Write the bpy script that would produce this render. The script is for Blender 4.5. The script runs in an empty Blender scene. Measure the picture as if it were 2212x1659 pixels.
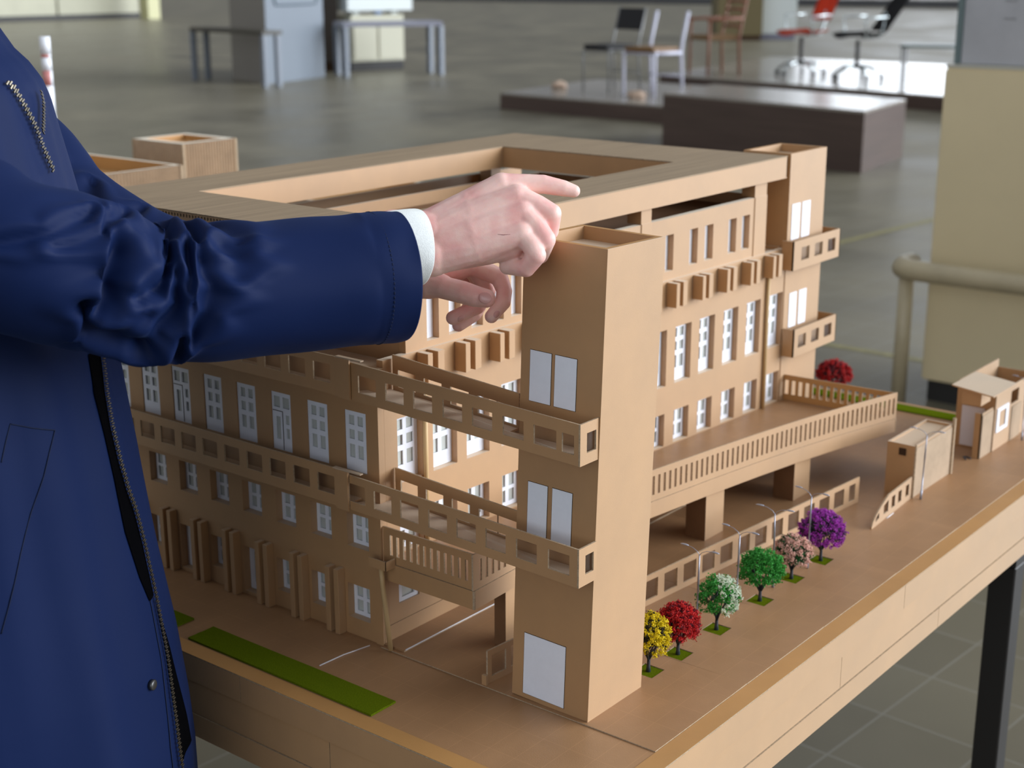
import bpy, bmesh, math, random
from mathutils import Vector, Matrix, noise
R_ = math.radians
S = bpy.context.scene
COL = S.collection

# ------------------------------------------------------------------ camera
cam_d = bpy.data.cameras.new('camera')
cam = bpy.data.objects.new('camera', cam_d)
COL.objects.link(cam)
cam_d.sensor_width = 36.0
cam_d.lens = 36.0 * 3138.0 / 2212.0
cam_d.clip_start = 0.05
cam_d.clip_end = 400
YAW, PITCH, ROLL = R_(38.59), R_(15.89), R_(0.12)
_f = Vector((math.cos(PITCH)*math.cos(YAW), math.cos(PITCH)*math.sin(YAW), -math.sin(PITCH)))
_r = Vector((math.sin(YAW), -math.cos(YAW), 0))
_d = _f.cross(_r)
_c, _s = math.cos(ROLL), math.sin(ROLL)
_rt = _c*_r + _s*_d
_dn = -_s*_r + _c*_d
_m = Matrix(((_rt.x, -_dn.x, -_f.x), (_rt.y, -_dn.y, -_f.y), (_rt.z, -_dn.z, -_f.z)))
cam.matrix_world = Matrix.Translation((-1.0645, -0.7543, 1.4227)) @ _m.to_4x4()
cam_d.dof.use_dof = True
cam_d.dof.focus_distance = 1.40
cam_d.dof.aperture_fstop = 7.6
S.camera = cam

# ------------------------------------------------------------------ daylight (hall lit from its glazed side)
W = bpy.data.worlds.new('world')
S.world = W
W.use_nodes = True
nt = W.node_tree
nt.nodes.clear()
def wn(t, **k):
    n = nt.nodes.new(t)
    for a, b in k.items(): setattr(n, a, b)
    return n
def wmath(op, a, b=None, c=None, clamp=False):
    n = wn('ShaderNodeMath', operation=op); n.use_clamp = clamp
    for i, v in enumerate((a, b, c)):
        if v is None: continue
        if isinstance(v, (int, float)): n.inputs[i].default_value = v
        else: nt.links.new(v, n.inputs[i])
    return n.outputs[0]
tc = wn('ShaderNodeTexCoord')
sx = wn('ShaderNodeSeparateXYZ')
nt.links.new(tc.outputs['Generated'], sx.inputs[0])
X_, Y_, Z_ = sx.outputs
def sstep(v, a, b):
    n = wn('ShaderNodeMapRange', interpolation_type='SMOOTHSTEP')
    nt.links.new(v, n.inputs[0])
    n.inputs[1].default_value = a; n.inputs[2].default_value = b
    return n.outputs[0]
# windows: long glazed wall on the -y side, a second one at the far right end (+x)
band = wmath('MULTIPLY', sstep(Z_, -0.02, 0.05), wmath('SUBTRACT', 1.0, sstep(Z_, 0.42, 0.62)))
azy = sstep(wmath('MULTIPLY', Y_, -1.0), 0.10, 0.55)
side = wmath('MULTIPLY', wmath('MULTIPLY', band, azy), sstep(X_, -0.05, 0.30))
dot2 = wmath('ADD', wmath('MULTIPLY', X_, 0.970), wmath('MULTIPLY', Y_, 0.24))
end = wmath('MULTIPLY', wmath('MULTIPLY', sstep(dot2, 0.955, 0.985), wmath('SUBTRACT', 1.0, sstep(Z_, 0.10, 0.16))), sstep(Z_, 0.0, 0.03))
left = wmath('MULTIPLY', band, sstep(wmath('ADD', wmath('MULTIPLY', X_, -0.97), wmath('MULTIPLY', Y_, -0.22)), 0.70, 0.95))
up = sstep(Z_, 0.15, 0.9)
tot = wmath('ADD', wmath('ADD', wmath('MULTIPLY', side, 11.0), wmath('MULTIPLY', end, 4.2)),
            wmath('ADD', wmath('MULTIPLY', left, 1.6), wmath('ADD', wmath('MULTIPLY', up, 0.50), wmath('ADD', wmath('MULTIPLY', wmath('SUBTRACT', 1.0, sstep(Z_, 0.03, 0.10)), 0.40), 0.07))))
bg = wn('ShaderNodeBackground')
bg.inputs[0].default_value = (0.91, 0.97, 1.05, 1)
nt.links.new(tot, bg.inputs[1])
wo = wn('ShaderNodeOutputWorld')
nt.links.new(bg.outputs[0], wo.inputs[0])

S.view_settings.view_transform = 'Standard'
S.view_settings.look = 'None'
S.view_settings.gamma = 1.0
S.view_settings.exposure = 0.0
S.view_settings.use_curve_mapping = False

# ------------------------------------------------------------------ materials
MATS = {}
def srgb(r, g, b):
    f = lambda c: (c/255/12.92) if c/255 <= 0.04045 else ((c/255+0.055)/1.055)**2.4
    return (f(r), f(g), f(b), 1)
def mat(name, col, rough=0.5, spec=0.5, metal=0.0, nscale=0, namt=0.0, bump=0.0, bscale=200.0,
        wave=None, alpha=None, sheen=0.0, sss=0.0, col2=None, stretch=None, detail=4):
    m = bpy.data.materials.new(name); m.use_nodes = True
    t = m.node_tree; N = t.nodes; L = t.links
    b = N['Principled BSDF']
    b.inputs['Base Color'].default_value = col
    b.inputs['Roughness'].default_value = rough
    b.inputs['Specular IOR Level'].default_value = spec
    b.inputs['Metallic'].default_value = metal
    if sheen:
        b.inputs['Sheen Weight'].default_value = sheen; b.inputs['Sheen Tint'].default_value = (0.95, 1.0, 0.90, 1)
    if sss:
        b.inputs['Subsurface Weight'].default_value = sss
        b.inputs['Subsurface Radius'].default_value = (0.008, 0.003, 0.0015)
        b.inputs['Subsurface Scale'].default_value = 0.6
    co = N.new('ShaderNodeTexCoord')
    src = co.outputs['Object']
    if stretch:
        mp = N.new('ShaderNodeMapping'); mp.inputs['Scale'].default_value = stretch
        L.new(src, mp.inputs[0]); src = mp.outputs[0]
    if namt:
        n = N.new('ShaderNodeTexNoise'); n.inputs['Scale'].default_value = nscale
        n.inputs['Detail'].default_value = detail; n.inputs['Roughness'].default_value = 0.65
        L.new(src, n.inputs['Vector'])
        rmp = N.new('ShaderNodeMapRange'); rmp.inputs[1].default_value = 0.3; rmp.inputs[2].default_value = 0.7
        L.new(n.outputs['Fac'], rmp.inputs[0])
        mx = N.new('ShaderNodeMix'); mx.data_type = 'RGBA'
        c2 = col2 or tuple(c*(1-namt) for c in col[:3])+(1,)
        c1 = col if col2 else tuple(min(1, c*(1+namt*0.6)) for c in col[:3])+(1,)
        mx.inputs['A'].default_value = c2; mx.inputs['B'].default_value = c1
        L.new(rmp.outputs[0], mx.inputs['Factor']); L.new(mx.outputs['Result'], b.inputs['Base Color'])
    if bump:
        n2 = N.new('ShaderNodeTexNoise'); n2.inputs['Scale'].default_value = bscale; n2.inputs['Detail'].default_value = 5
        L.new(src, n2.inputs['Vector'])
        bp = N.new('ShaderNodeBump'); bp.inputs['Strength'].default_value = bump; bp.inputs['Distance'].default_value = 0.0006
        L.new(n2.outputs['Fac'], bp.inputs['Height']); L.new(bp.outputs[0], b.inputs['Normal'])
    if wave:                      # (axis, scale, strength) : paper fluting printed through the liner
        wv = N.new('ShaderNodeTexWave'); wv.bands_direction = wave[0]; wv.inputs['Scale'].default_value = wave[1]
        wv.inputs['Distortion'].default_value = 0.25; wv.inputs['Detail'].default_value = 1
        L.new(co.outputs['Object'], wv.inputs['Vector'])
        bp = N.new('ShaderNodeBump'); bp.inputs['Strength'].default_value = wave[2]; bp.inputs['Distance'].default_value = 0.0006
        L.new(wv.outputs['Fac'], bp.inputs['Height']); L.new(bp.outputs[0], b.inputs['Normal'])
    if alpha is not None: b.inputs['Alpha'].default_value = alpha
    MATS[name] = m
    return m
CARD = (0.42, 0.220, 0.080, 1)
card = mat('cardboard', CARD, 0.52, 1.0, nscale=9, namt=0.10, bump=0.12, bscale=900, sheen=0.5)
card_g = mat('cardboard_ground', (0.35, 0.190, 0.088, 1), 0.45, 0.45, nscale=7, namt=0.16, bump=0.15, bscale=700)
def score_lines(m, w, h, amt):
    t = m.node_tree; N = t.nodes; L = t.links; b = N['Principled BSDF']
    co = N.new('ShaderNodeTexCoord'); br = N.new('ShaderNodeTexBrick'); br.offset = 0
    br.inputs['Scale'].default_value = 1; br.inputs['Brick Width'].default_value = w; br.inputs['Row Height'].default_value = h
    br.inputs['Mortar Size'].default_value = 0.00022; br.inputs['Mortar Smooth'].default_value = 0.5
    br.inputs['Color1'].default_value = (1, 1, 1, 1); br.inputs['Color2'].default_value = (1, 1, 1, 1); br.inputs['Mortar'].default_value = (1+amt, 1+amt, 1+amt, 1)
    L.new(co.outputs['Object'], br.inputs['Vector'])
    old = b.inputs['Base Color'].links[0].from_socket
    mx = N.new('ShaderNodeMix'); mx.data_type = 'RGBA'; mx.blend_type = 'MULTIPLY'; mx.inputs['Factor'].default_value = 1
    L.new(old, mx.inputs['A']); L.new(br.outputs['Color'], mx.inputs['B']); L.new(mx.outputs['Result'], b.inputs['Base Color'])
score_lines(card_g, 0.046, 0.031, 0.35)
card_b = mat('cardboard_border', (0.46, 0.235, 0.075, 1), 0.45, 0.6, nscale=8, namt=0.10, bump=0.1, bscale=700)
card_e = mat('cardboard_cut_edge', (0.42, 0.31, 0.20, 1), 0.8, 0.3, nscale=420, namt=0.35)
card_r = mat('cardboard_roof', (0.315, 0.225, 0.135, 1), 0.6, 0.4, nscale=60, namt=0.34, stretch=(0.05, 3, 1), wave=('Y', 62, 1.0))
card_c = mat('corrugated_board', (0.50, 0.37, 0.25, 1), 0.6, 0.35, nscale=30, namt=0.12)
card_d = mat('cardboard_dark_and_shaded', (0.20, 0.10, 0.045, 1), 0.6, 0.3, nscale=20, namt=0.15)
inner = mat('interior_shade_and_black_parts', (0.05, 0.028, 0.016, 1), 0.9, 0.1)  # near-black: painted shade inside the model, also cut lines and black bases
paper = mat('white_paper', (0.80, 0.82, 0.88, 1), 0.5, 0.4, nscale=60, namt=0.03)
pane_m = mat('tracing_paper', (0.55, 0.57, 0.53, 1), 0.25, 0.5, nscale=30, namt=0.10)
felt = mat('green_felt', (0.115, 0.155, 0.006, 1), 1.0, 0.0, nscale=900, namt=0.35, bump=1.0, bscale=1500)
glue = mat('dried_glue', (0.75, 0.72, 0.74, 1), 0.2, 0.6)
dowel = mat('wood_dowel', (0.56, 0.38, 0.18, 1), 0.5, 0.4, nscale=40, namt=0.15, stretch=(1, 1, 0.1))
card = card
lampm = mat('grey_lamp_metal', (0.33, 0.34, 0.40, 1), 0.32, 0.6, metal=0.5)
bark = mat('dark_wire_bark', (0.022, 0.026, 0.034, 1), 0.4, 0.5)
def film_mat():
    m = bpy.data.materials.new('clear_plastic_film'); m.use_nodes = True
    N = m.node_tree.nodes; L = m.node_tree.links; N.clear()
    o = N.new('ShaderNodeOutputMaterial'); mx = N.new('ShaderNodeMixShader')
    tr = N.new('ShaderNodeBsdfTransparent'); gl = N.new('ShaderNodeBsdfGlossy')
    tr.inputs[0].default_value = (0.90, 0.91, 0.93, 1)
    gl.inputs['Roughness'].default_value = 0.12
    fr = N.new('ShaderNodeLayerWeight'); fr.inputs[0].default_value = 0.25
    L.new(fr.outputs['Fresnel'], mx.inputs[0]); L.new(tr.outputs[0], mx.inputs[1]); L.new(gl.outputs[0], mx.inputs[2])
    L.new(mx.outputs[0], o.inputs[0])
    return m
film = film_mat()

# ------------------------------------------------------------------ scene helpers
WL = {}
def empty(name, loc, label=None, cat=None, group=None, kind=None):
    o = bpy.data.objects.new(name, None); o.empty_display_size = 0.02
    COL.objects.link(o); o.location = loc; WL[o.name] = Vector(loc)
    tag(o, label, cat, group, kind)
    return o
def tag(o, label=None, cat=None, group=None, kind=None):
    if label: o['label'] = label
    if cat: o['category'] = cat
    if group: o['group'] = group
    if kind: o['kind'] = kind
    return o
def link(name, me, parent=None, at=None):
    """link mesh data given in world metres; `at` = where its origin sits"""
    o = bpy.data.objects.new(name, me); COL.objects.link(o)
    pw = WL[parent.name] if parent else Vector((0, 0, 0))
    at = Vector(at) if at is not None else (pw.copy() if parent else Vector((0, 0, 0)))
    if parent: o.parent = parent
    o.location = at - pw
    WL[o.name] = at
    return o
def build(name, bm, mats, parent=None, at=None, smooth=False, keep=False):
    pw = WL[parent.name] if parent else Vector((0, 0, 0))
    at = Vector(at) if at is not None else pw
    if at.length > 0: bmesh.ops.translate(bm, verts=bm.verts, vec=-at)
    me = bpy.data.meshes.new(name); bm.to_mesh(me); bm.free()
    for m in (mats if isinstance(mats, (list, tuple)) else [mats]): me.materials.append(m)
    if smooth:
        for p in me.polygons: p.use_smooth = True
    return link(name, me, parent, at)
def V(*a): return Vector(a)
def box(bm, x0, x1, y0, y1, z0, z1, mi=0, edge=None):
    vs = [bm.verts.new(p) for p in ((x0,y0,z0),(x1,y0,z0),(x1,y1,z0),(x0,y1,z0),(x0,y0,z1),(x1,y0,z1),(x1,y1,z1),(x0,y1,z1))]
    for k, f in enumerate(((0,3,2,1),(4,5,6,7),(0,1,5,4),(1,2,6,5),(2,3,7,6),(3,0,4,7))):
        fc = bm.faces.new([vs[i] for i in f]); fc.material_index = mi
        if edge is not None and k in edge: fc.material_index = edge[k]
    return vs
def panel(bm, O, U, Vv, w, h, t, holes=(), N=None, mf=0, me_=1, prof=None):
    """flat board with real cut-outs: O corner, U/Vv unit axes, front faces U x V, thickness t going backwards."""
    O, U, Vv = Vector(O), Vector(U).normalized(), Vector(Vv).normalized()
    n = U.cross(Vv) if N is None else Vector(N)
    us = sorted({0.0, w, *[min(max(a, 0), w) for q in holes for a in (q[0], q[2])]})
    vs = sorted({0.0, h, *[min(max(a, 0), h) for q in holes for a in (q[1], q[3])]})
    def hole(i, j):
        cu, cv = (us[i]+us[i+1])/2, (vs[j]+vs[j+1])/2
        return any(q[0] < cu < q[2] and q[1] < cv < q[3] for q in holes)
    cache = {}
    def P(i, j, b):
        k = (i, j, b)
        if k not in cache:
            cache[k] = bm.verts.new(O + U*us[i] + Vv*vs[j] - n*(t if b else 0))
        return cache[k]
    nu, nv = len(us)-1, len(vs)-1
    sol = [[not hole(i, j) for j in range(nv)] for i in range(nu)]
    def face(v, m):
        try: f = bm.faces.new(v); f.material_index = m
        except ValueError: pass
    for i in range(nu):
        for j in range(nv):
            if not sol[i][j]: continue
            face([P(i,j,0), P(i+1,j,0), P(i+1,j+1,0), P(i,j+1,0)], mf)
            face([P(i,j,1), P(i,j+1,1), P(i+1,j+1,1), P(i+1,j,1)], mf)
            if i == 0 or not sol[i-1][j]: face([P(i,j,0), P(i,j+1,0), P(i,j+1,1), P(i,j,1)], me_)
            if i == nu-1 or not sol[i+1][j]: face([P(i+1,j,0), P(i+1,j,1), P(i+1,j+1,1), P(i+1,j+1,0)], me_)
            if j == 0 or not sol[i][j-1]: face([P(i,j,0), P(i,j,1), P(i+1,j,1), P(i+1,j,0)], me_)
            if j == nv-1 or not sol[i][j+1]: face([P(i,j+1,0), P(i+1,j+1,0), P(i+1,j+1,1), P(i,j+1,1)], me_)
def tube(bm, pts, rad, seg=8, cap=True, mi=0):
    pts = [Vector(p) for p in pts]
    rad = rad if isinstance(rad, (list, tuple)) else [rad]*len(pts)
    rings = []; up = None
    for i, p in enumerate(pts):
        d = (pts[min(i+1, len(pts)-1)] - pts[max(i-1, 0)]).normalized()
        if up is None: up = d.orthogonal().normalized()
        up = (up - d*up.dot(d))
        up = up.normalized() if up.length > 1e-6 else d.orthogonal().normalized()
        s = d.cross(up)
        rings.append([bm.verts.new(p + (up*math.cos(a)+s*math.sin(a))*rad[i]) for a in [2*math.pi*k/seg for k in range(seg)]])
    for a, b in zip(rings, rings[1:]):
        for k in range(seg):
            f = bm.faces.new([a[k], a[(k+1) % seg], b[(k+1) % seg], b[k]]); f.material_index = mi; f.smooth = True
    if cap:
        f = bm.faces.new(rings[0][::-1]); f.material_index = mi
        f = bm.faces.new(rings[-1]); f.material_index = mi
def B(): return bmesh.new()

T = 0.70            # top of the model's ground boards

# ================================================================== THE MODEL
def film_sheet(bm):
    """keep only the front face of each thin sheet"""
    bm.normal_update(); big = max(f.calc_area() for f in bm.faces)
    bmesh.ops.delete(bm, geom=[f for f in bm.faces if f.calc_area() < big*0.5], context='FACES')
    bm.faces.ensure_lookup_table()
    if len(bm.faces) > 1: bmesh.ops.delete(bm, geom=[bm.faces[1]], context='FACES')
    return bm
def frame_holes(kind, w, h):
    if kind == 'six':
        cs = [(0.16, 0.43), (0.57, 0.84)]; rs = [(0.22, 0.445), (0.53, 0.69), (0.77, 0.93)]
    elif kind == 'four':
        cs = [(0.14, 0.42), (0.58, 0.86)]; rs = [(0.12, 0.46), (0.56, 0.90)]
    elif kind == 'one':
        cs = [(0.2, 0.8)]; rs = [(0.15, 0.85)]
    elif kind == 'door':
        return [(0.08*w, 0.74*h, 0.42*w, 0.93*h), (0.54*w, 0.74*h, 0.90*w, 0.93*h),
                (0.17*w, 0.18*h, 0.42*w, 0.58*h), (0.68*w, 0.47*h, 0.88*w, 0.63*h), (0.70*w, 0.22*h, 0.88*w, 0.40*h)]
    else: return []
    return [(a*w, c*h, b*w, d*h) for a, b in cs for c, d in rs]
def sl(z):
    pts = [(0.70, 0), (0.745, -0.012), (0.78, -0.029), (0.80, -0.029), (0.845, -0.024), (0.885, -0.018), (0.955, -0.008), (1.02, -0.012), (1.06, 0), (2, 0)]
    for (a, p), (b, q) in zip(pts, pts[1:]):
        if a <= z <= b: return p + (q-p)*(z-a)/(b-a)
    return 0
def warp(bm):
    for v in bm.verts: v.co.z += sl(v.co.z)*max(0, v.co.x)
def window(parent, side, a0, a1, z0, z1, plane, kind='six', name='window', wob=0.0):
    w, h = a1-a0, z1-z0
    if side == 'D': O, U = (plane, a1, z0), (0, -1, 0); O2 = (plane+0.0024, a1-0.0006, z0+0.0006)
    else: O, U = (a0, plane, z0), (1, 0, 0); O2 = (a0+0.0006, plane+0.0024, z0+0.0006)
    bm = B(); panel(bm, O, U, (0, 0, 1), w, h, 0.0016, frame_holes(kind, w, h))
    if kind == 'door':       # cut line of the door leaf
        n = Vector(U).cross(Vector((0, 0, 1)))
        Ov = Vector(O)
        for (u0, v0, u1, v1) in ((0.53*w, 0.01*h, 0.565*w, 0.68*h), (0.03*w, 0.672*h, 0.565*w, 0.685*h)):
            q = [bm.verts.new(Ov + Vector(U)*a + Vector((0, 0, 1))*b + n*0.00025) for a, b in ((u0, v0), (u1, v0), (u1, v1), (u0, v1))]
            f = bm.faces.new(q); f.material_index = 2
    if side == 'L': warp(bm)
    c = Vector(O) + Vector(U)*w/2 + Vector((0, 0, h/2))
    fo = build(name, bm, [paper, paper, inner], parent, at=c)
    if kind != 'blank':
        bm = B(); panel(bm, O2, U, (0, 0, 1), w-0.0012, h-0.0012, 0.0004)
        if side == 'L': warp(bm)
        p = build('pane', bm, [pane_m, pane_m], fo, at=c)
    return fo

YF = 0.278
bld = empty('model_building', (0.44, 0.53, T), 'large cardboard building model with a ring roof, rows of white windows and balconies', 'building model')
# --- left (shaded) facade with recessed windows
tall = [(0.2960+0.0585*k, 0.3285+0.0585*k) for k in range(9)]
small = [(0.2970+0.0577*k, 0.3300+0.0577*k) for k in range(9)]
grd = [(0.2980+0.0585*k, 0.3320+0.0585*k) for k in range(8)]
YB = 0.792
hol = []
for a, b in tall: hol.append((YB-b, 0.897-T, YB-a, 0.966-T))
for a, b in small: hol.append((YB-b, 0.8075-T, YB-a, 0.8465-T))
for k, (a, b) in enumerate(grd): hol.append((YB-b, (0.704 if k in (3, 5) else 0.721)-T, YB-a, 0.762-T))
bm = B(); panel(bm, (0, YB, T), (0, -1, 0), (0, 0, 1), YB-YF, 1.018-T, 0.0095, hol)
build('facade_wall', bm, [card, card], bld)
for k, (a, b) in enumerate(tall): window(bld, 'D', a+0.0006, b-0.0006, 0.8975, 0.9655, 0.0012, 'door' if k in (2, 5) else 'six')
for a, b in small: window(bld, 'D', a+0.0002, b-0.0002, 0.8077, 0.8463, 0.0095, 'four')
for k, (a, b) in enumerate(grd): window(bld, 'D', a+0.0002, b-0.0002, 0.7042 if k in (3, 5) else 0.7212, 0.7618, 0.0095, 'one' if k in (3, 5) else 'four')
# --- right (window side) facade
cx = [0.050, 0.108, 0.166] + [0.166+0.0635*k for k in range(1, 7)] + [0.610, 0.673, 0.739, 0.805, 0.873]
XB = 0.895
hol = []
for c in cx:
    hol.append((c-0.0205, 0.883-T, c+0.0205, 0.957-T)); hol.append((c-0.0195, 0.8025-T, c+0.0195, 0.8465-T))
hol.append((0.026, 0.742-T, 0.060, 0.774-T))
bm = B(); panel(bm, (0.0097, YF, T), (1, 0, 0), (0, 0, 1), XB-0.0097, 1.026-T, 0.009, [(q[0]-0.0097, q[1], q[2]-0.0097, q[3]) for q in hol]); warp(bm)
build('facade_wall', bm, [card, card], bld)
for c in cx:
    window(bld, 'L', c-0.0203, c+0.0203, 0.8832, 0.9568, YF+0.0085, 'six')
    window(bld, 'L', c-0.0193, c+0.0193, 0.8027, 0.8463, YF+0.0085, 'four')
window(bld, 'L', 0.0262, 0.0598, 0.7422, 0.7738, YF+0.002, 'one')
bm = B(); box(bm, 0.0, XB, YB-0.004, YB, T, 1.02); box(bm, XB-0.004, XB, YF+0.0095, YB-0.004, T, 1.018)
build('rear_wall', bm, [card, card_e], bld)
bm = B(); box(bm, 0.012, XB-0.005, YF+0.0115, YB-0.005, 1.0105, 1.0135); build('ledge_floor', bm, card, bld)
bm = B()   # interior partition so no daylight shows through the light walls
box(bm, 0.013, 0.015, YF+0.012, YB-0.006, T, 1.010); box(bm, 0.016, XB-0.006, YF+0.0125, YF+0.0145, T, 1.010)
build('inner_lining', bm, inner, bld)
bm = B(); box(bm, -0.0015, 0.0015, YF-0.001, YF+0.010, T, 0.862); build('corner_strip', bm, [card, card_e], bld)
bm = B(); panel(bm, (0.001, YF-0.0014, T+0.001), (1, 0, 0), (0, 0, 1), XB, 0.020, 0.0012)
build('plinth', bm, [card, card_e], bld)
bm = B(); box(bm, 0.0, 0.88, 0.2475, YF-0.0016, T+0.0012, T+0.0032, edge={2: 1}); build('kerb', bm, [card_g, card_e], bld)
bm = B(); tube(bm, [(0.002, 0.2470, T+0.0034), (0.06, 0.2471, T+0.0036), (0.16, 0.2470, T+0.0034)], 0.0007, 6); build('glue_bead', bm, glue, bld)
# --- paired upright fins: ground floor of the left side
for k in range(8):
    for y0 in (0.3362, 0.3502):
        yy = y0+0.0585*k
        bm = B(); box(bm, -0.0112, -0.0002, yy, yy+0.0072, T, 0.7785+0.001*(k % 2), edge={2: 0, 1: 0})
        bmesh.ops.bevel(bm, geom=bm.edges[:], offset=0.0004, segments=1, affect='EDGES')
        build('fin', bm, card, bld, at=(-0.005, yy+0.0036, T))
for j, x0 in enumerate([0.063, 0.126, 0.187, 0.25, 0.312, 0.375, 0.437, 0.5, 0.563, 0.630, 0.696, 0.763, 0.829]):
    for dx, w in ((0, 0.0085), (0.0165, 0.011)):
        zz = -0.012*x0
        bm = B(); box(bm, x0+dx, x0+dx+w, YF-0.0165, YF-0.0002, 0.995+zz-0.003, 1.0255+zz)
        bmesh.ops.bevel(bm, geom=bm.edges[:], offset=0.0005, segments=1, affect='EDGES')
        build('fin', bm, card, bld, at=(x0+dx+w/2, YF-0.008, 1.01+zz))
# --- set-back top storey
XL, XR, YU = 0.049, 0.836, YF+0.004
slots = [(0.085, 0.105), (0.122, 0.142), (0.161, 0.181), (0.199, 0.219), (0.233, 0.252), (0.30, 0.32), (0.34, 0.36), (0.40, 0.42), (0.44, 0.46),
         (0.564, 0.584), (0.625, 0.646), (0.665, 0.687), (0.729, 0.751), (0.767, 0.789)]
bm = B(); panel(bm, (XL, YU, 1.0136), (1, 0, 0), (0, 0, 1), XR-XL, 1.104-1.0136, 0.009, [(a-XL, 1.032-1.0136, b-XL, 1.0815-1.0136) for a, b in slots])
build('top_storey_wall', bm, [card, card], bld)
for a, b in slots: window(bld, 'L', a+0.0002, b-0.0002, 1.0325, 1.081, YU+0.0088, 'blank')
bm = B(); box(bm, XL, XL+0.004, YU+0.0092, 0.70, 1.0136, 1.104); box(bm, XL+0.004, XR, 0.70, 0.704, 1.0136, 1.104); box(bm, XR-0.004, XR, YU+0.0092, 0.70, 1.0136, 1.104)
build('top_storey_wall', bm, [card, card_e], bld)
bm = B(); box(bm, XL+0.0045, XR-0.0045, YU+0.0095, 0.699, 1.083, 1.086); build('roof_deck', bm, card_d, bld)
bm = B(); box(bm, 0.0, XB, 0.705, YB, 1.0205, 1.023); box(bm, 0.0, XB, YB-0.004, YB, 1.0235, 1.100); build('rear_parapet', bm, [card, card_e], bld)
for x0, x1 in ((XL, 0.070), (0.504, 0.528), (0.801, 0.836)):
    bm = B(); box(bm, x0, x1, YU-0.0012, YU-0.0001, 1.0136, 1.1045); box(bm, x0, x1, YU, YU+0.022, 1.1045, 1.124)
    build('pilaster', bm, [card, card_e], bld, at=((x0+x1)/2, YU, 1.07))
for x0, x1 in ((0.235, 0.262), (0.782, 0.806)):
    bm = B(); box(bm, x0, x1, YB-0.03, YB-0.006, 1.023, 1.124); build('pilaster', bm, [card, card_e], bld, at=((x0+x1)/2, YB-0.02, 1.07))
for y0 in (0.36, 0.50, 0.64):
    bm = B(); box(bm, 0.051, 0.075, y0, y0+0.02, 1.104, 1.124); build('pilaster', bm, [card, card_e], bld, at=(0.06, y0, 1.11))
# --- ring roof: ribbed top sheet, fascias, soffit and the open flute ends
rx0, rx1, ry0, ry1, ix0, ix1, iy0, iy1 = -0.003, 0.886, YF-0.001, 0.795, 0.113, 0.723, 0.372, 0.689
roof = empty('ring_roof', (0.44, 0.53, 1.124)); roof.parent = bld; roof.location = (0, 0, 1.124-T)
def ring(bm, z0, z1, mi=0):
    for a in ((rx0, rx1, ry0, iy0), (rx0, rx1, iy1, ry1), (rx0, ix0, iy0, iy1), (ix1, rx1, iy0, iy1)): box(bm, a[0], a[1], a[2], a[3], z0, z1, mi)
bm = B(); ring(bm, 1.1556, 1.157)
build('roof_sheet', bm, [card_r], roof)
bm = B(); ring(bm, 1.124, 1.1255); build('soffit', bm, [card], roof)
bm = B()
panel(bm, (rx0, ry0, 1.1255), (1, 0, 0), (0, 0, 1), rx1-rx0, 0.0299, 0.002)
panel(bm, (rx1, ry0, 1.1255), (0, 1, 0), (0, 0, 1), ry1-ry0, 0.0299, 0.002)
panel(bm, (rx1, ry1, 1.1255), (-1, 0, 0), (0, 0, 1), rx1-rx0, 0.0299, 0.002)
nh = 98; L = ry1-ry0
panel(bm, (rx0, ry1, 1.1255), (0, -1, 0), (0, 0, 1), L, 0.0299, 0.002, [(i*L/nh+0.0016, 0.0252, i*L/nh+0.0046, 0.0288) for i in range(nh)])
build('outer_fascia', bm, [card, card_e], roof)
bm = B()
panel(bm, (ix0, iy0, 1.1255), (0, 1, 0), (0, 0, 1), iy1-iy0, 0.0299, 0.002)
panel(bm, (ix1, iy1, 1.1255), (0, -1, 0), (0, 0, 1), iy1-iy0, 0.0299, 0.002)
panel(bm, (ix0, iy1, 1.1255), (1, 0, 0), (0, 0, 1), ix1-ix0, 0.0299, 0.002)
panel(bm, (ix1, iy0, 1.1255), (-1, 0, 0), (0, 0, 1), ix1-ix0, 0.0299, 0.002)
build('inner_fascia', bm, [card, card_e], roof)
# --- glazed balcony bands on the left side
def band(name, parent, P0, P1, zb, zt, drop, holes_c, hz, hw=0.0131, t=0.002, fm=True, inward=1, at=None):
    """board from P0 (far, +y) to P1 (near); drop lowers the near end"""
    P0, P1 = Vector((P0[0], P0[1], 0)), Vector((P1[0], P1[1], 0))
    U = (P1-P0); Lb = U.length; U.normalize()
    hs = [((P0.y-c-h)/abs(U.y), hz[0]-zb, (P0.y-c+h)/abs(U.y), hz[1]-zb) for c, h in [(q if isinstance(q, tuple) else (q, hw)) for q in holes_c]]
    bm = B(); panel(bm, P0+Vector((0, 0, zb)), U, (0, 0, 1), Lb, zt-zb, t, hs)
    for v in bm.verts: v.co.z -= drop*((v.co-P0).dot(U)/Lb)
    c = (P0+P1)/2+Vector((0, 0, zb))
    o = build(name, bm, [card, card_e], parent, at=c)
    if fm:
        bm = B(); n = U.cross(Vector((0, 0, 1)))
        panel(bm, P0+Vector((0, 0, hz[0]-0.003))+U*0.003-n*(t+0.0003), U, (0, 0, 1), Lb-0.006, hz[1]-hz[0]+0.006, 0.0003)
        for v in bm.verts: v.co.z -= drop*((v.co-P0).dot(U)/Lb)
        build('plastic_film', film_sheet(bm), [film, film], o, at=c)
    return o
cen = [0.3395+0.0386*k for k in range(12)]
bal = empty('balcony', (-0.01, 0.56, 0.862)); bal.parent = bld; bal.location = Vector((-0.01, 0.56, 0.862))-WL[bld.name]
band('parapet', bal, (-0.0205, YB), (-0.0205, 0.305), 0.8615, 0.9045, 0, cen, (0.8735, 0.8945))
bm = B(); box(bm, -0.0183, -0.0002, 0.305, YB, 0.8665, 0.8685); build('balcony_floor', bm, [card, card_e], bal)
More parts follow.
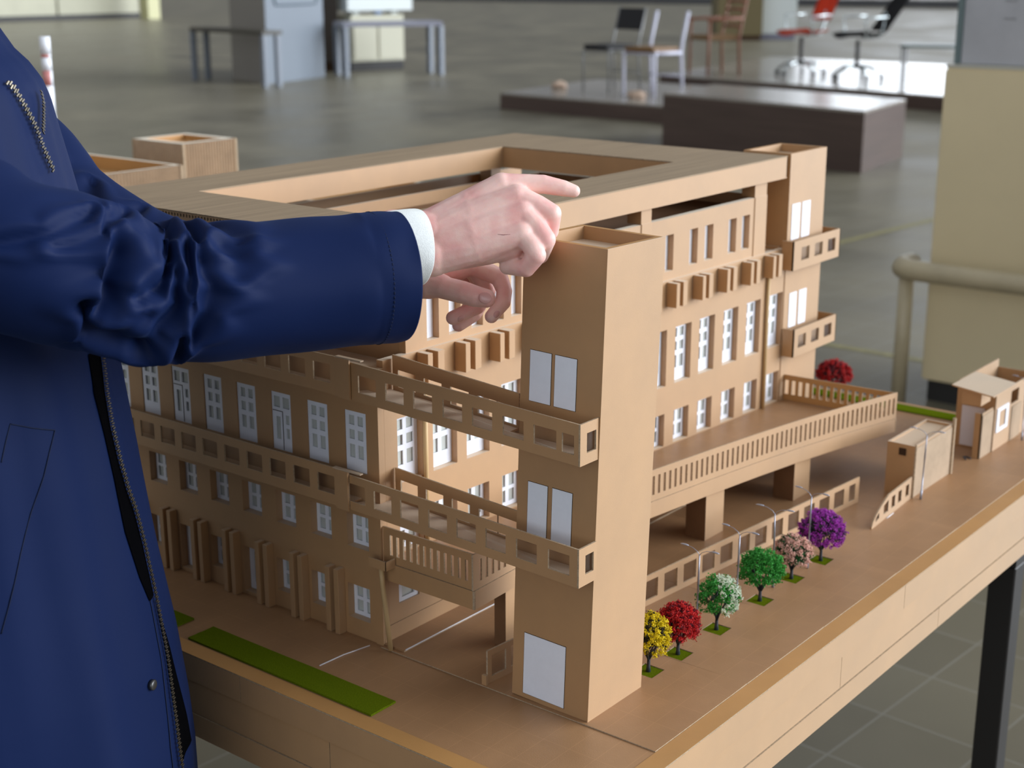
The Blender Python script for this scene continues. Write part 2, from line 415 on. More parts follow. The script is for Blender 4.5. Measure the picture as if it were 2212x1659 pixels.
bm = B(); box(bm, -0.0228, -0.0207, 0.304, 0.322, 0.8600, 0.9048); build('joint_strip', bm, [card, card_e], bal)
bm = B(); box(bm, -0.0226, -0.0176, 0.285, 0.326, 0.9049, 0.9062); build('cap_strip', bm, [card_c], bal)
bal = empty('balcony', (-0.01, 0.56, 0.988)); bal.parent = bld; bal.location = Vector((-0.01, 0.56, 0.988))-WL[bld.name]
band('parapet', bal, (-0.0205, YB), (-0.0205, 0.305), 0.9885, 1.0305, 0, cen, (1.0000, 1.0205))
bm = B(); box(bm, -0.0183, -0.0002, 0.305, YB, 0.9935, 0.9955); build('balcony_floor', bm, [card, card_e], bal)
bm = B(); box(bm, -0.0228, -0.0207, 0.296, 0.318, 0.9870, 1.0308); build('joint_strip', bm, [card, card_e], bal)
bm = B(); box(bm, -0.0226, -0.0176, 0.279, 0.316, 1.0309, 1.0322); build('cap_strip', bm, [card_c], bal)
# --- two glazed footbridges from the building to the near tower
for zb, zt, hz, cs, dr in ((0.9865, 1.0275, (0.9965, 1.0155), [0.2735, 0.2335, 0.194, 0.1535, 0.1145, 0.075, (0.0360, 0.0137), (0.0085, 0.0072)], 0.0085),
                           (0.8610, 0.9005, (0.8710, 0.8915), [0.2945, 0.255, 0.216, 0.176, 0.137, 0.098, 0.0585, (0.0185, 0.0131)], 0.0055)):
    br = empty('footbridge', (0, 0.2, zb)); br.parent = bld; br.location = Vector((0, 0.2, zb))-WL[bld.name]
    band('parapet', br, (-0.0190, 0.3045), (-0.0255, -0.0058), zb, zt, dr, cs, hz)
    band('parapet', br, (0.0230, 0.2765), (0.0125, 0.0965), zb+0.001, zt+0.003, dr, [0.255, 0.2165, 0.178, 0.1395, 0.113], hz, fm=False)
    bm = B(); vs = []
    q = [(-0.0168, 0.3040, zb+0.0055), (0.0195, 0.2770, zb+0.0048), (0.0120, 0.0970, zb-dr+0.0065), (-0.001, 0.0970, zb-dr+0.0065), (-0.001, -0.0030, zb-dr+0.0060), (-0.0232, -0.0030, zb-dr+0.0060)]
    lo = [bm.verts.new(p) for p in q]; hi = [bm.verts.new((p[0], p[1], p[2]+0.002)) for p in q]
    bm.faces.new(lo[::-1]); bm.faces.new(hi)
    for i in range(len(q)): bm.faces.new([lo[i], lo[(i+1) % len(q)], hi[(i+1) % len(q)], hi[i]])
    build('bridge_floor', bm, [card], br)
    ex = 0.0315 if zb > 0.9 else 0.0290
    bm = B(); panel(bm, (-0.0255, -0.0060, zb-dr), (1, 0, 0), (0, 0, 1), ex, zt-zb, 0.002, [(0.0105, 0.011, 0.0255-0.0015*(zb < .9), 0.0305)])
    o = build('end_panel', bm, [card, card_e], br)
    bm = B(); panel(bm, (-0.0245, -0.0037, zb-dr+0.006), (1, 0, 0), (0, 0, 1), ex-0.003, zt-zb-0.009, 0.0003); build('plastic_film', film_sheet(bm), [film, film], o)
# --- raised terrace with slotted balustrade, on piers
FR = [(0.0, 0.146), (0.12, 0.157), (0.25, 0.163), (0.36, 0.1625), (0.49, 0.153), (0.59, 0.144), (0.69, 0.133), (0.79, 0.1185), (0.885, 0.1015), (0.925, 0.0945)]
zs = lambda x: 0.8015-0.0295*x
ter = empty('terrace', (0.45, 0.2, 0.78)); ter.parent = bld; ter.location = Vector((0.45, 0.2, 0.78))-WL[bld.name]
bm = B(); top = []; bot = []
poly = [(0.0026, 0.1463)] + FR[1:-1] + [(0.921, 0.0950), (0.909, YF-0.0002), (0.0026, YF-0.0002)]
lo = [bm.verts.new((x, y+(0.0026 if i < len(FR) else 0), zs(x)-0.020)) for i, (x, y) in enumerate(poly)]
hi = [bm.verts.new((x, y+(0.0026 if i < len(FR) else 0), zs(x)-0.0005)) for i, (x, y) in enumerate(poly)]
bm.faces.new(lo[::-1]); bm.faces.new(hi)
for i in range(len(poly)): bm.faces.new([lo[i], lo[(i+1) % len(poly)], hi[(i+1) % len(poly)], hi[i]])
build('terrace_deck', bm, [card_g], ter)
def resample(pts, step, first):
    L_ = [0]
    for a, b in zip(pts, pts[1:]): L_.append(L_[-1]+math.hypot(b[0]-a[0], b[1]-a[1]))
    out = [pts[0]]; s = first
    while s < L_[-1]-step*0.3:
        k = max(i for i in range(len(L_)) if L_[i] <= s); k = min(k, len(pts)-2); t = (s-L_[k])/(L_[k+1]-L_[k])
        out.append((pts[k][0]+(pts[k+1][0]-pts[k][0])*t, pts[k][1]+(pts[k+1][1]-pts[k][1])*t)); s += step
    return out+[pts[-1]]
def strip(bm, pts, z0f, z1f, t, slotp=None, slotw=0.0048, m0=0.19, m1=0.80):
    """boards standing along a plan polyline with evenly spaced slots"""
    s = 0
    for (x0, y0), (x1, y1) in zip(pts, pts[1:]):
        P = Vector((x0, y0, 0)); U = Vector((x1-x0, y1-y0, 0)); Ls = U.length; U.normalize()
        hs = []
        if slotp:
            k = math.ceil(s/slotp)
            while k*slotp + slotw < s+Ls:
                a = k*slotp - s
                if a > 0.002: hs.append((a, m0, a+slotw, m1))
                k += 1
        nb = len(bm.verts); bm.verts.ensure_lookup_table()
        panel(bm, P, U, (0, 0, 1), Ls, 1.0, t, hs)
        bm.verts.ensure_lookup_table()
        for v in bm.verts[nb:]:
            x = v.co.x; v.co.z = z0f(x) + (z1f(x)-z0f(x))*v.co.z
        s += Ls
bm = B(); strip(bm, FR, lambda x: zs(x)-0.021, lambda x: zs(x)-0.0003, 0.0022)
strip(bm, [(0.0, YF-0.001), (0.0, 0.146)], lambda x: zs(x)-0.021, lambda x: zs(x)-0.0003, 0.0022)
strip(bm, [(0.925, 0.0945), (0.912, YF)], lambda x: zs(x)-0.021, lambda x: zs(x)-0.0003, 0.0022)
build('terrace_fascia', bm, [card, card_e], ter)
bm = B(); strip(bm, resample([(x, y+0.0012) for x, y in FR], 0.01135*4, 0.01135*4-0.0032), lambda x: zs(x), lambda x: zs(x)+0.0405, 0.002, 0.01135); build('balustrade', bm, [card, card_e], ter)
bm = B(); strip(bm, [(0.0022, YF-0.001), (0.0012, 0.148)], lambda x: zs(x), lambda x: zs(x)+0.0405, 0.002, 0.0098, 0.0042, 0.22, 0.80); build('balustrade', bm, [card, card_e], ter)
bm = B(); strip(bm, [(0.922, 0.0965), (0.911, YF-0.001)], lambda x: zs(x), lambda x: zs(x)+0.0405, 0.002, 0.0115, 0.0060, 0.24, 0.80); build('balustrade', bm, [card_b, card_e], ter)
for x0, x1, y0, y1 in ((0.078, 0.110, 0.167, 0.183), (0.484, 0.530, 0.158, 0.188), (0.689, 0.736, 0.138, 0.170)):
    bm = B(); box(bm, x0, x1, y0, y1, T+0.0012, zs(x1)-0.0213, edge={5: 1}); build('pier', bm, [card, card_d], ter, at=((x0+x1)/2, (y0+y1)/2, T))  # left face takes darker card: shade of that side put into the colour
# --- rainwater pipes and gutter box
bm = B(); tube(bm, [(-0.0095, 0.2700, 0.7985), (-0.0090, 0.2690, 0.78), (-0.0075, 0.2655, 0.74), (-0.0055, 0.2630, T+0.0012)], 0.0028, 12); build('rain_pipe', bm, dowel, bld)
for x0, z0 in ((0.0715, zs(0.07)), (0.841, zs(0.84))):
    bm = B(); tube(bm, [(x0, YF-0.0032, z0), (x0, YF-0.0032, 0.992)], 0.0028, 12); build('rain_pipe', bm, dowel, bld)
bm = B()
panel(bm, (-0.0145, 0.284, 0.799), (0, -1, 0), (0, 0, 1), 0.026, 0.0105, 0.0012); panel(bm, (-0.0145, 0.258, 0.799), (1, 0, 0), (0, 0, 1), 0.0145, 0.0105, 0.0012)
box(bm, -0.0132, -0.0022, 0.2595, 0.284, 0.799, 0.8003)
build('gutter_box', bm, [card, card_e], bld)

# ---------------------------------------------------------------- towers
def tray(bm, x0, x1, y0, y1, z1, depth, t=0.006):
    """open top of a box: rim of thickness t, floor sunk by depth"""
    o = [(x0, y0), (x1, y0), (x1, y1), (x0, y1)]; i_ = [(x0+t, y0+t), (x1-t, y0+t), (x1-t, y1-t), (x0+t, y1-t)]
    vo = [bm.verts.new((*p, z1)) for p in o]; vi = [bm.verts.new((*p, z1)) for p in i_]; vb = [bm.verts.new((*p, z1-depth)) for p in i_]
    for k in range(4):
        j = (k+1) % 4
        f = bm.faces.new([vo[k], vo[j], vi[j], vi[k]]); f.material_index = 2
        f = bm.faces.new([vi[k], vi[j], vb[j], vb[k]]); f.material_index = 0
    f = bm.faces.new(vb); f.material_index = 0
    return vo
tw = empty('stair_tower', (0, 0, T), 'tall plain cardboard tower nearest the camera, two white window pairs above a white door', 'model tower')
tw.rotation_euler = (0.0205, 0.0168, 0)
a, b, zt = 0.094, 0.096, 1.179
bm = B(); box(bm, 0, a, 0, b, T, zt-0.0001)
bm.faces.ensure_lookup_table(); bm.faces.remove([f for f in bm.faces if f.calc_center_median().z > zt-0.001][0])
tray(bm, 0, a, 0, b, zt-0.0001, 0.013)
bmesh.ops.remove_doubles(bm, verts=bm.verts, dist=1e-6)
build('tower_shell', bm, [card, card_e, card_b], tw)
bm = B()
box(bm, -0.0012, a+0.0004, -0.0012, -0.0002, T, zt+0.0003, edge={4: 0})
build('front_sheet', bm, [card], tw)
for y0, y1, z0, z1, nm in ((0.059, 0.0845, 1.019, 1.070, 'window'), (0.029, 0.0545, 1.019, 1.070, 'window'), (0.0585, 0.0825, 0.872, 0.936, 'window'), (0.0285, 0.0525, 0.872, 0.936, 'window'), (0.0295, 0.0815, 0.7055, 0.773, 'door')):
    bm = B(); box(bm, -0.0006, -0.0001, y0, y1, z0, z1); box(bm, -0.0004, -0.00005, y0-0.0004, y1+0.0004, z0-0.0004, z1+0.0004, 1); build(nm, bm, [paper, inner], tw, at=(0, (y0+y1)/2, z0))
ft = empty('stair_tower', (0.89, YF, T), 'slimmer cardboard tower at the far right corner of the building, with two small glazed balconies', 'model tower')
bm = B(); x0, x1, y0, y1, zt = 0.8965, 1.012, YF-0.001, 0.358, 1.159
box(bm, x0, x1, y0, y1, T, zt-0.0001)
bm.faces.ensure_lookup_table(); bm.faces.remove([f for f in bm.faces if f.calc_center_median().z > zt-0.001][0])
tray(bm, x0, x1, y0, y1, zt-0.0001, 0.012); bmesh.ops.remove_doubles(bm, verts=bm.verts, dist=1e-6)
build('tower_shell', bm, [card, card_e, card_b], ft)
for xa, xb, z0, z1 in ((0.9075, 0.933, 1.027, 1.082), (0.940, 0.966, 1.027, 1.082), (0.913, 0.936, 0.889, 0.9435), (0.944, 0.968, 0.889, 0.9435)):
    bm = B(); box(bm, xa, xb, y0-0.0007, y0-0.0001, z0, z1); build('window', bm, [paper], ft, at=(xa, y0, z0))
for zb, zt in ((0.986, 1.0305), (0.848, 0.8915)):
    bb = empty('balcony', (0.95, 0.267, zb)); bb.parent = ft; bb.location = Vector((0.95, 0.267, zb))-WL[ft.name]
    xs, xe = (0.880, 1.034) if zb > 0.9 else (0.8955, 1.038)
    hs = [(xe-xs-0.0155-0.0255-k*0.0435, 0.0125, xe-xs-0.0155-k*0.0435, 0.0325) for k in range(3)]
    bm = B(); panel(bm, (xs, 0.2565, zb), (1, 0, 0), (0, 0, 1), xe-xs, zt-zb, 0.002, hs)
    panel(bm, (xe, 0.2565, zb), (0, 1, 0), (0, 0, 1), 0.06, zt-zb, 0.002)
    panel(bm, (xs, y0-0.001, zb), (0, -1, 0), (0, 0, 1), y0-0.001-0.2565, zt-zb, 0.002)
    o = build('parapet', bm, [card, card_e], bb)
    bm = B(); panel(bm, (xs+0.003, 0.2589, zb+0.008), (1, 0, 0), (0, 0, 1), xe-xs-0.006, 0.028, 0.0003); build('plastic_film', film_sheet(bm), [film, film], o)
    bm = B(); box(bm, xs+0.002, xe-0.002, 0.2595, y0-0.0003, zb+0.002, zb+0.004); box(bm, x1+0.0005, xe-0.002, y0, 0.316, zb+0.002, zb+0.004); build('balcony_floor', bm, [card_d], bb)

# ---------------------------------------------------------------- display base
base = empty('display_board', (0.5, 1.1, 0.60), 'wide cardboard base board with layered edge boards carrying the whole model', 'base board')
bx0, bx1, by0, by1 = -0.148, 1.245, -0.107, 2.45
bm = B(); box(bm, bx0, bx1, by0, by1, 0.6985, T-0.0002, edge={2: 1, 5: 1}); build('ground_board', bm, [card_g, card_e], base)
bm = B(); box(bm, bx0, bx0+0.021, by0, by1, T-0.0001, T+0.0002); build('border_strip', bm, [card_b], base)
bm = B(); box(bm, bx0+0.0212, bx1, by0, -0.0849, T-0.0001, T+0.0002); build('border_strip', bm, [card_b], base)
pits = [(0.130, 0.013), (0.184, 0.010), (0.264, 0.009), (0.364, 0.009), (0.446, 0.011), (0.520, 0.009)]
edges = [-0.006, 0.170, 0.345, 0.541, 0.735, 0.99, 1.243]
for k, (xa, xb) in enumerate(zip(edges, edges[1:])):
    ya = -0.0845; yb = 2.44 if xa > 0.2 else 0.2773
    hs = [(px-0.0125-xa, py-0.0125-ya, px+0.0125-xa, py+0.0125-ya) for px, py in pits if xa < px < xb]
    bm = B(); panel(bm, (xa+0.0002, ya, T+0.0011), (1, 0, 0), (0, 1, 0), xb-xa-0.0006, yb-ya, 0.0011, hs)
    for v in bm.verts:       # boards lift slightly at the joints
        if v.co.z > T and v.co.x > xb-0.01 and v.co.y < 0.0: v.co.z += 0.0005
    build('paving_board', bm, [card_g, card_e], base, at=(xa, ya, T))
bm = B(); tube(bm, [(-0.079, 0.299, T+0.0003), (-0.045, 0.297, T+0.0005), (-0.010, 0.2905, T+0.0003)], 0.0007, 6); build('glue_bead', bm, glue, base)
def fascia_boards(U, O, Lh, cuts):
    n = Vector(U).cross(Vector((0, 0, 1)))
    for (z0, z1, off) in ((0.668, 0.6984, 0.0), (0.628, 0.6675, -0.0012), (0.600, 0.6275, 0.0004)):
        c = [0.0]+cuts[0 if z0 > 0.66 else 1 if z0 > 0.62 else 2]+[Lh]
        for a, b in zip(c, c[1:]):
            bm = B(); panel(bm, Vector(O)+Vector(U)*(a+0.0004)+Vector((0, 0, z0))+n*off, U, (0, 0, 1), b-a-0.0008, z1-z0, 0.004)
            build('edge_board', bm, [card, card_e], base, at=Vector(O)+Vector(U)*a+Vector((0, 0, z0)))
fascia_boards((1, 0, 0), (bx0, by0, 0), bx1-bx0, ([0.665, 1.08], [0.50, 1.15], [0.78]))
fascia_boards((0, -1, 0), (bx0, by1, 0), by1-by0-0.0045, ([1.6, 2.1], [2.233], [1.9, 2.45]))
fascia_boards((0, 1, 0), (bx1, by0+0.0045, 0), by1-by0-0.0045, ([1.0], [1.4], [1.2]))
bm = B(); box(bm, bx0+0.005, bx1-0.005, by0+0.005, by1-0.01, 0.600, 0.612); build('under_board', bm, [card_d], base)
st = empty('steel_table', (0.5, 1.1, 0), 'black steel table frame with square legs under the cardboard base', 'table')
blk = mat('black_steel', (0.012, 0.010, 0.009, 1), 0.45, 0.5)
for x, y in ((0.985, -0.085), (0.985, 1.9), (-0.09, 1.9), (-0.09, 0.95)):
    bm = B(); box(bm, x, x+0.04, y, y+0.04, 0, 0.558); bmesh.ops.bevel(bm, geom=bm.edges[:], offset=0.002, segments=1, affect='EDGES')
    build('leg', bm, blk, st, at=(x, y, 0))
bm = B(); box(bm, -0.09, 1.19, 0.02, 0.06, 0.5585, 0.5998); box(bm, -0.09, 1.19, 1.9, 1.94, 0.5585, 0.5998); box(bm, -0.09, -0.05, 0.0605, 1.8995, 0.5585, 0.5998); box(bm, 1.15, 1.19, 0.0605, 1.8995, 0.5585, 0.5998)
box(bm, 0.985, 1.025, -0.085, 0.0195, 0.5585, 0.5998)
build('table_frame', bm, blk, st)

# ---------------------------------------------------------------- lawns, garden wall, gate, gatehouse
def lawn(x0, x1, y0, y1, z, label, lean=(0, 0)):
    bm = B(); vs = box(bm, x0, x1, y0, y1, z, z+0.0022)
    for v in bm.verts:
        if v.co.y < (y0+y1)/2: v.co.x += lean[0]
    bmesh.ops.subdivide_edges(bm, edges=bm.edges[:], cuts=6, use_grid_fill=True)
    for v in bm.verts: v.co += Vector([random.uniform(-1, 1)*0.00018 for _ in range(3)]) if v.co.z > z+0.001 else Vector((0, 0, 0))
    return tag(build('lawn_strip', bm, felt, at=((x0+x1)/2, (y0+y1)/2, z)), label, 'lawn', 'green felt lawns')
random.seed(4)
lawn(-0.125, -0.0885, 0.178, 0.462, T, 'long green felt lawn strip lying before the shaded side of the building', (0.0, 0))
lawn(-0.124, -0.0875, 0.497, 0.76, T, 'green felt lawn half hidden behind the navy jacket')
lawn(1.192, 1.226, 0.08, 1.2, T+0.0012, 'narrow green felt lawn along the far edge of the base, past the terrace')
wallo = empty('garden_wall', (0.35, 0.1, T), 'low cardboard wall with square glazed openings running between building and street trees', 'model wall')
P0, P1 = Vector((0.0, 0.1285, T+0.0012)), Vector((0.742, 0.0640, T+0.0012)); U = (P1-P0).normalized()
hs = [(0.2637+0.0379*k-0.001, 0.007, 0.2637+0.0379*k+0.0245, 0.031) for k in range(-6, 12)] + [(0.7185, 0.007, 0.7345, 0.031)]
hs = [h for h in hs if h[0] > 0.03] + [(0.006, 0.007, 0.028, 0.031)]
bm = B(); panel(bm, P0, U, (0, 0, 1), (P1-P0).length, 0.0378, 0.0022, hs); o = build('wall_board', bm, [card, card_e], wallo)
n = U.cross(Vector((0, 0, 1)))
bm = B(); panel(bm, P0+Vector((0, 0, 0.004))-n*0.0025+U*0.003, U, (0, 0, 1), (P1-P0).length-0.006, 0.030, 0.0003); build('plastic_film', film_sheet(bm), [film, film], o)
bm = B(); box(bm, -0.004, -0.0005, 0.1275, 0.1335, T, T+0.012); build('end_block', bm, [card, card_e], wallo)
# curved ramp wall
rw = empty('ramp_wall', (0.73, 0.008, T), 'low cardboard wall with a curved end and narrow slots leading up to the ribbed gate', 'model wall')
bm = B(); n_ = 14; top = []; Lr = 0.147
xa, ya, yb = 0.657, 0.0035, 0.0125
hh = lambda s: 0.0325*min(1, (max(0.0, s)/0.40))**0.5 if s < 0.40 else 0.0325
cols = 36
isol = lambda s: any(abs(s-c) < 0.045*(0.75 if i == 0 else 1) for i, c in enumerate((0.13, 0.33, 0.51, 0.69, 0.87)))
vf = []
for i in range(cols+1):
    s = i/cols; x = xa+Lr*s; y = ya+(yb-ya)*s; hgt = max(0.0012, hh(s+0.004))
    zz = [0, min(0.0085, hgt*0.4), hgt*0.78, hgt]
    vf.append([[bm.verts.new((x, y+d, T+0.0012+z)) for z in zz] for d in (0, 0.0022)])
for i in range(cols):
    hole = isol((i+0.5)/cols)
    for k in range(3):
        if k == 1 and hole: continue
        bm.faces.new([vf[i][0][k], vf[i+1][0][k], vf[i+1][0][k+1], vf[i][0][k+1]])
        bm.faces.new([vf[i][1][k], vf[i][1][k+1], vf[i+1][1][k+1], vf[i+1][1][k]])
    f = bm.faces.new([vf[i][0][3], vf[i+1][0][3], vf[i+1][1][3], vf[i][1][3]]); f.material_index = 1
    for k in (1, 2):
        if hole:
            f = bm.faces.new([vf[i][0][k], vf[i+1][0][k], vf[i+1][1][k], vf[i][1][k]]); f.material_index = 1
for i in (0, cols): bm.faces.new([vf[i][0][0], vf[i][0][3], vf[i][1][3], vf[i][1][0]])
build('wall_board', bm, [card, card_e], rw)
bm = B(); tube(bm, [(xa+0.05, ya+0.002, T+0.0015), (xa+0.075, ya+0.003, T+0.0015)], 0.0008, 6); build('glue_bead', bm, glue, rw)
def ribbed(bm, P0, P1, z0, z1, period, amp, mi=0, n=None):
    """standing sheet with round vertical ribs"""
    P0, P1 = Vector(P0), Vector(P1); U = P1-P0; Ls = U.length; U.normalize(); nn = n or U.cross(Vector((0, 0, 1)))
    st = max(2, int(Ls/period*8)); prev = None
    for i in range(st+1):
        s = Ls*i/st; o = amp*math.sin(2*math.pi*s/period)
        p = P0+U*s+nn*o
        c = [bm.verts.new((p.x, p.y, z0)), bm.verts.new((p.x, p.y, z1))]
        if prev:
            f = bm.faces.new([prev[0], c[0], c[1], prev[1]]); f.material_index = mi; f.smooth = True
        prev = c
gt = empty('entrance_gate', (0.87, 0.03, T), 'boxy ribbed cardboard gate standing between the curved wall and the gatehouse', 'model gate')
g0, g1, gz = 0.8065, 0.9405, T+0.0775
bm = B(); box(bm, g0, g1, 0.0125, 0.0545, T+0.0012, gz); bm.faces.ensure_lookup_table(); bm.faces.remove([f for f in bm.faces if f.calc_center_median().z > gz-0.0001][0])
tray(bm, g0, g1, 0.0125, 0.0545, gz, 0.003, 0.003); bmesh.ops.remove_doubles(bm, verts=bm.verts, dist=1e-6)
bm2 = bm; build('gate_box', bm2, [card, card_e, card], gt)
bm = B(); ribbed(bm, (g0, 0.0115, 0), (g1-0.004, 0.0115, 0), T+0.0012, gz-0.003, 0.0042, 0.0004); build('ribbed_panel', bm, [card_c], gt)
bm = B(); box(bm, g0-0.0025, g0-0.0002, 0.010, 0.0125, T+0.0012, gz+0.003); build('gate_post', bm, [card_e], gt)
bm = B(); box(bm, g1-0.0035, g1+0.0005, 0.0085, 0.0124, T+0.0012, gz+0.010); build('gate_post', bm, [card_e], gt)
bm = B(); box(bm, g0-0.0022, g0-0.0002, 0.026, 0.036, gz-0.016, gz-0.006); build('camera_box', bm, inner, gt)
gh = empty('gatehouse', (1.12, 0.03, T), 'small cardboard gatehouse with an overhanging flat roof and one white-framed square window', 'model hut')
h0 = 1.030
bm = B()
panel(bm, (h0+0.047, 0.0, T+0.0012), (1, 0, 0), (0, 0, 1), 0.165, 0.0925, 0.002, [(0.065, 0.061, 0.098, 0.083)])
panel(bm, (h0+0.047, 0.062, T+0.0012), (0, -1, 0), (0, 0, 1), 0.060, 0.1055, 0.002)
panel(bm, (h0+0.212, 0.062, T+0.0012), (-1, 0, 0), (0, 0, 1), 0.162, 0.1055, 0.002)
panel(bm, (h0+0.212, 0.0, T+0.0012), (0, 1, 0), (0, 0, 1), 0.06, 0.0925, 0.002)
build('hut_wall', bm, [card, card_e], gh)
bm = B(); panel(bm, (h0, 0.003, T+0.0012), (1, 0, 0), (0, 0, 1), 0.0465, 0.072, 0.002); panel(bm, (h0, 0.014, T+0.0012), (0, -1, 0), (0, 0, 1), 0.0112, 0.072, 0.002)
build('side_wall', bm, [card, card_e], gh)
bm = B(); ribbed(bm, (h0+0.001, 0.0018, 0), (h0+0.044, 0.0018, 0), T+0.0012, T+0.070, 0.0042, 0.0004); build('ribbed_panel', bm, [card_c], gh); bm = B(); ribbed(bm, (h0+0.118, -0.0012, 0), (h0+0.160, -0.0012, 0), T+0.0012, T+0.058, 0.0042, 0.0004); build('ribbed_panel', bm, [card_c], gh)
bm = B(); box(bm, h0+0.0445, h0+0.0465, 0.016, 0.052, T+0.004, T+0.068); build('door', bm, [mat('pale_card', (0.62, 0.58, 0.60, 1), 0.5)], gh)
bm = B(); box(bm, 0.968, 1.062, -0.034, 0.040, T+0.1195, T+0.1215); 
for v in bm.verts: v.co.x += (v.co.y+0.034)*0.35; v.co.z += -0.0006*0
build('roof', bm, [card, card_e], gh)
bm = B(); box(bm, 1.0, 1.05, -0.0, 0.03, T+0.09, T+0.119)
for v in bm.verts:
    if v.co.x < 1.01: v.co.x += 0.012 
build('roof_support', bm, [card], gh)
fo = window(gh, 'X', h0+0.053, h0+0.100, T+0.030, T+0.069, -0.0018, 'one', name='window')
cable = empty('cable_end', (1.02, 0.02, T+0.0012), 'tiny dark loop lying on the ground beside the gatehouse door', 'cable')
bm = B(); tube(bm, [(1.012, 0.016, T+0.0025), (1.018, 0.022, T+0.004), (1.026, 0.02, T+0.0025), (1.022, 0.012, T+0.0022)], 0.0012, 6); build('loop', bm, bark, cable)
bm = B(); panel(bm, (1.263-0.03, 0.0, T+0.0012), (1, 0, 0), (0, 0, 1), 0.008, 0.08, 0.002); bm.free()

# ---------------------------------------------------------------- street lamps
def arm(sy):
    return [(0, 0, 0.0945), (0, sy*0.003, 0.0985), (0, sy*0.009, 0.1015), (0, sy*0.016, 0.1025)]
def lamp_proto():
    r = empty('street_lamp', (0, 0, 0))
    bm = B(); tube(bm, [(0, 0, 0), (0, 0, 0.013), (0, 0, 0.0131), (0, 0, 0.060), (0, 0, 0.0601), (0, 0, 0.0955)], [0.0018, 0.0017, 0.0011, 0.0010, 0.0013, 0.0007], 8); build('pole', bm, lampm, r, smooth=True)
    for sy in (1, -1):
        bm = B(); tube(bm, arm(sy), 0.0004, 6); a_ = build('arm', bm, lampm, r)
        bm = B(); tube(bm, [(0, sy*0.0145, 0.1026), (0, sy*0.0175, 0.1029), (0, sy*0.0225, 0.1028), (0, sy*0.025, 0.1024)], [0.0007, 0.0017, 0.0016, 0.0006], 8)
        for v in bm.verts: v.co.z = 0.1027+(v.co.z-0.1027)*0.55
        build('lamp_head', bm, lampm, a_)
    return r
def copy_tree(o, parent=None):
    c = o.copy(); COL.objects.link(c); WL[c.name] = WL[o.name]
    if parent: c.parent = parent
    for ch in list(o.children): copy_tree(ch, c)
    return c
lp = lamp_proto()
LAMPS = [(0.239, 0.0205, 'behind the red tree, nearest of the street lamps'), (0.320, 0.0165, 'rising behind the white-blossomed tree'), (0.407, 0.0150, 'rising beside the green tree'),
         (0.486, 0.0100, 'standing in front of the purple tree'), (0.808, 0.0000, 'standing before the ribbed gate'), (1.163, -0.0160, 'at the right edge of the gatehouse')]
for i, (x, y, lb) in enumerate(LAMPS):
    o = lp if i == 0 else copy_tree(lp)
    o.location = (x, y, T+0.0014); WL[o.name] = Vector(o.location); o.rotation_euler = (0.02*math.sin(i*2.1), 0.015*math.cos(i*1.7), 0.25*math.sin(i*3.3))
    tag(o, 'thin grey two-armed model street lamp '+lb, 'street lamp', 'model street lamps')

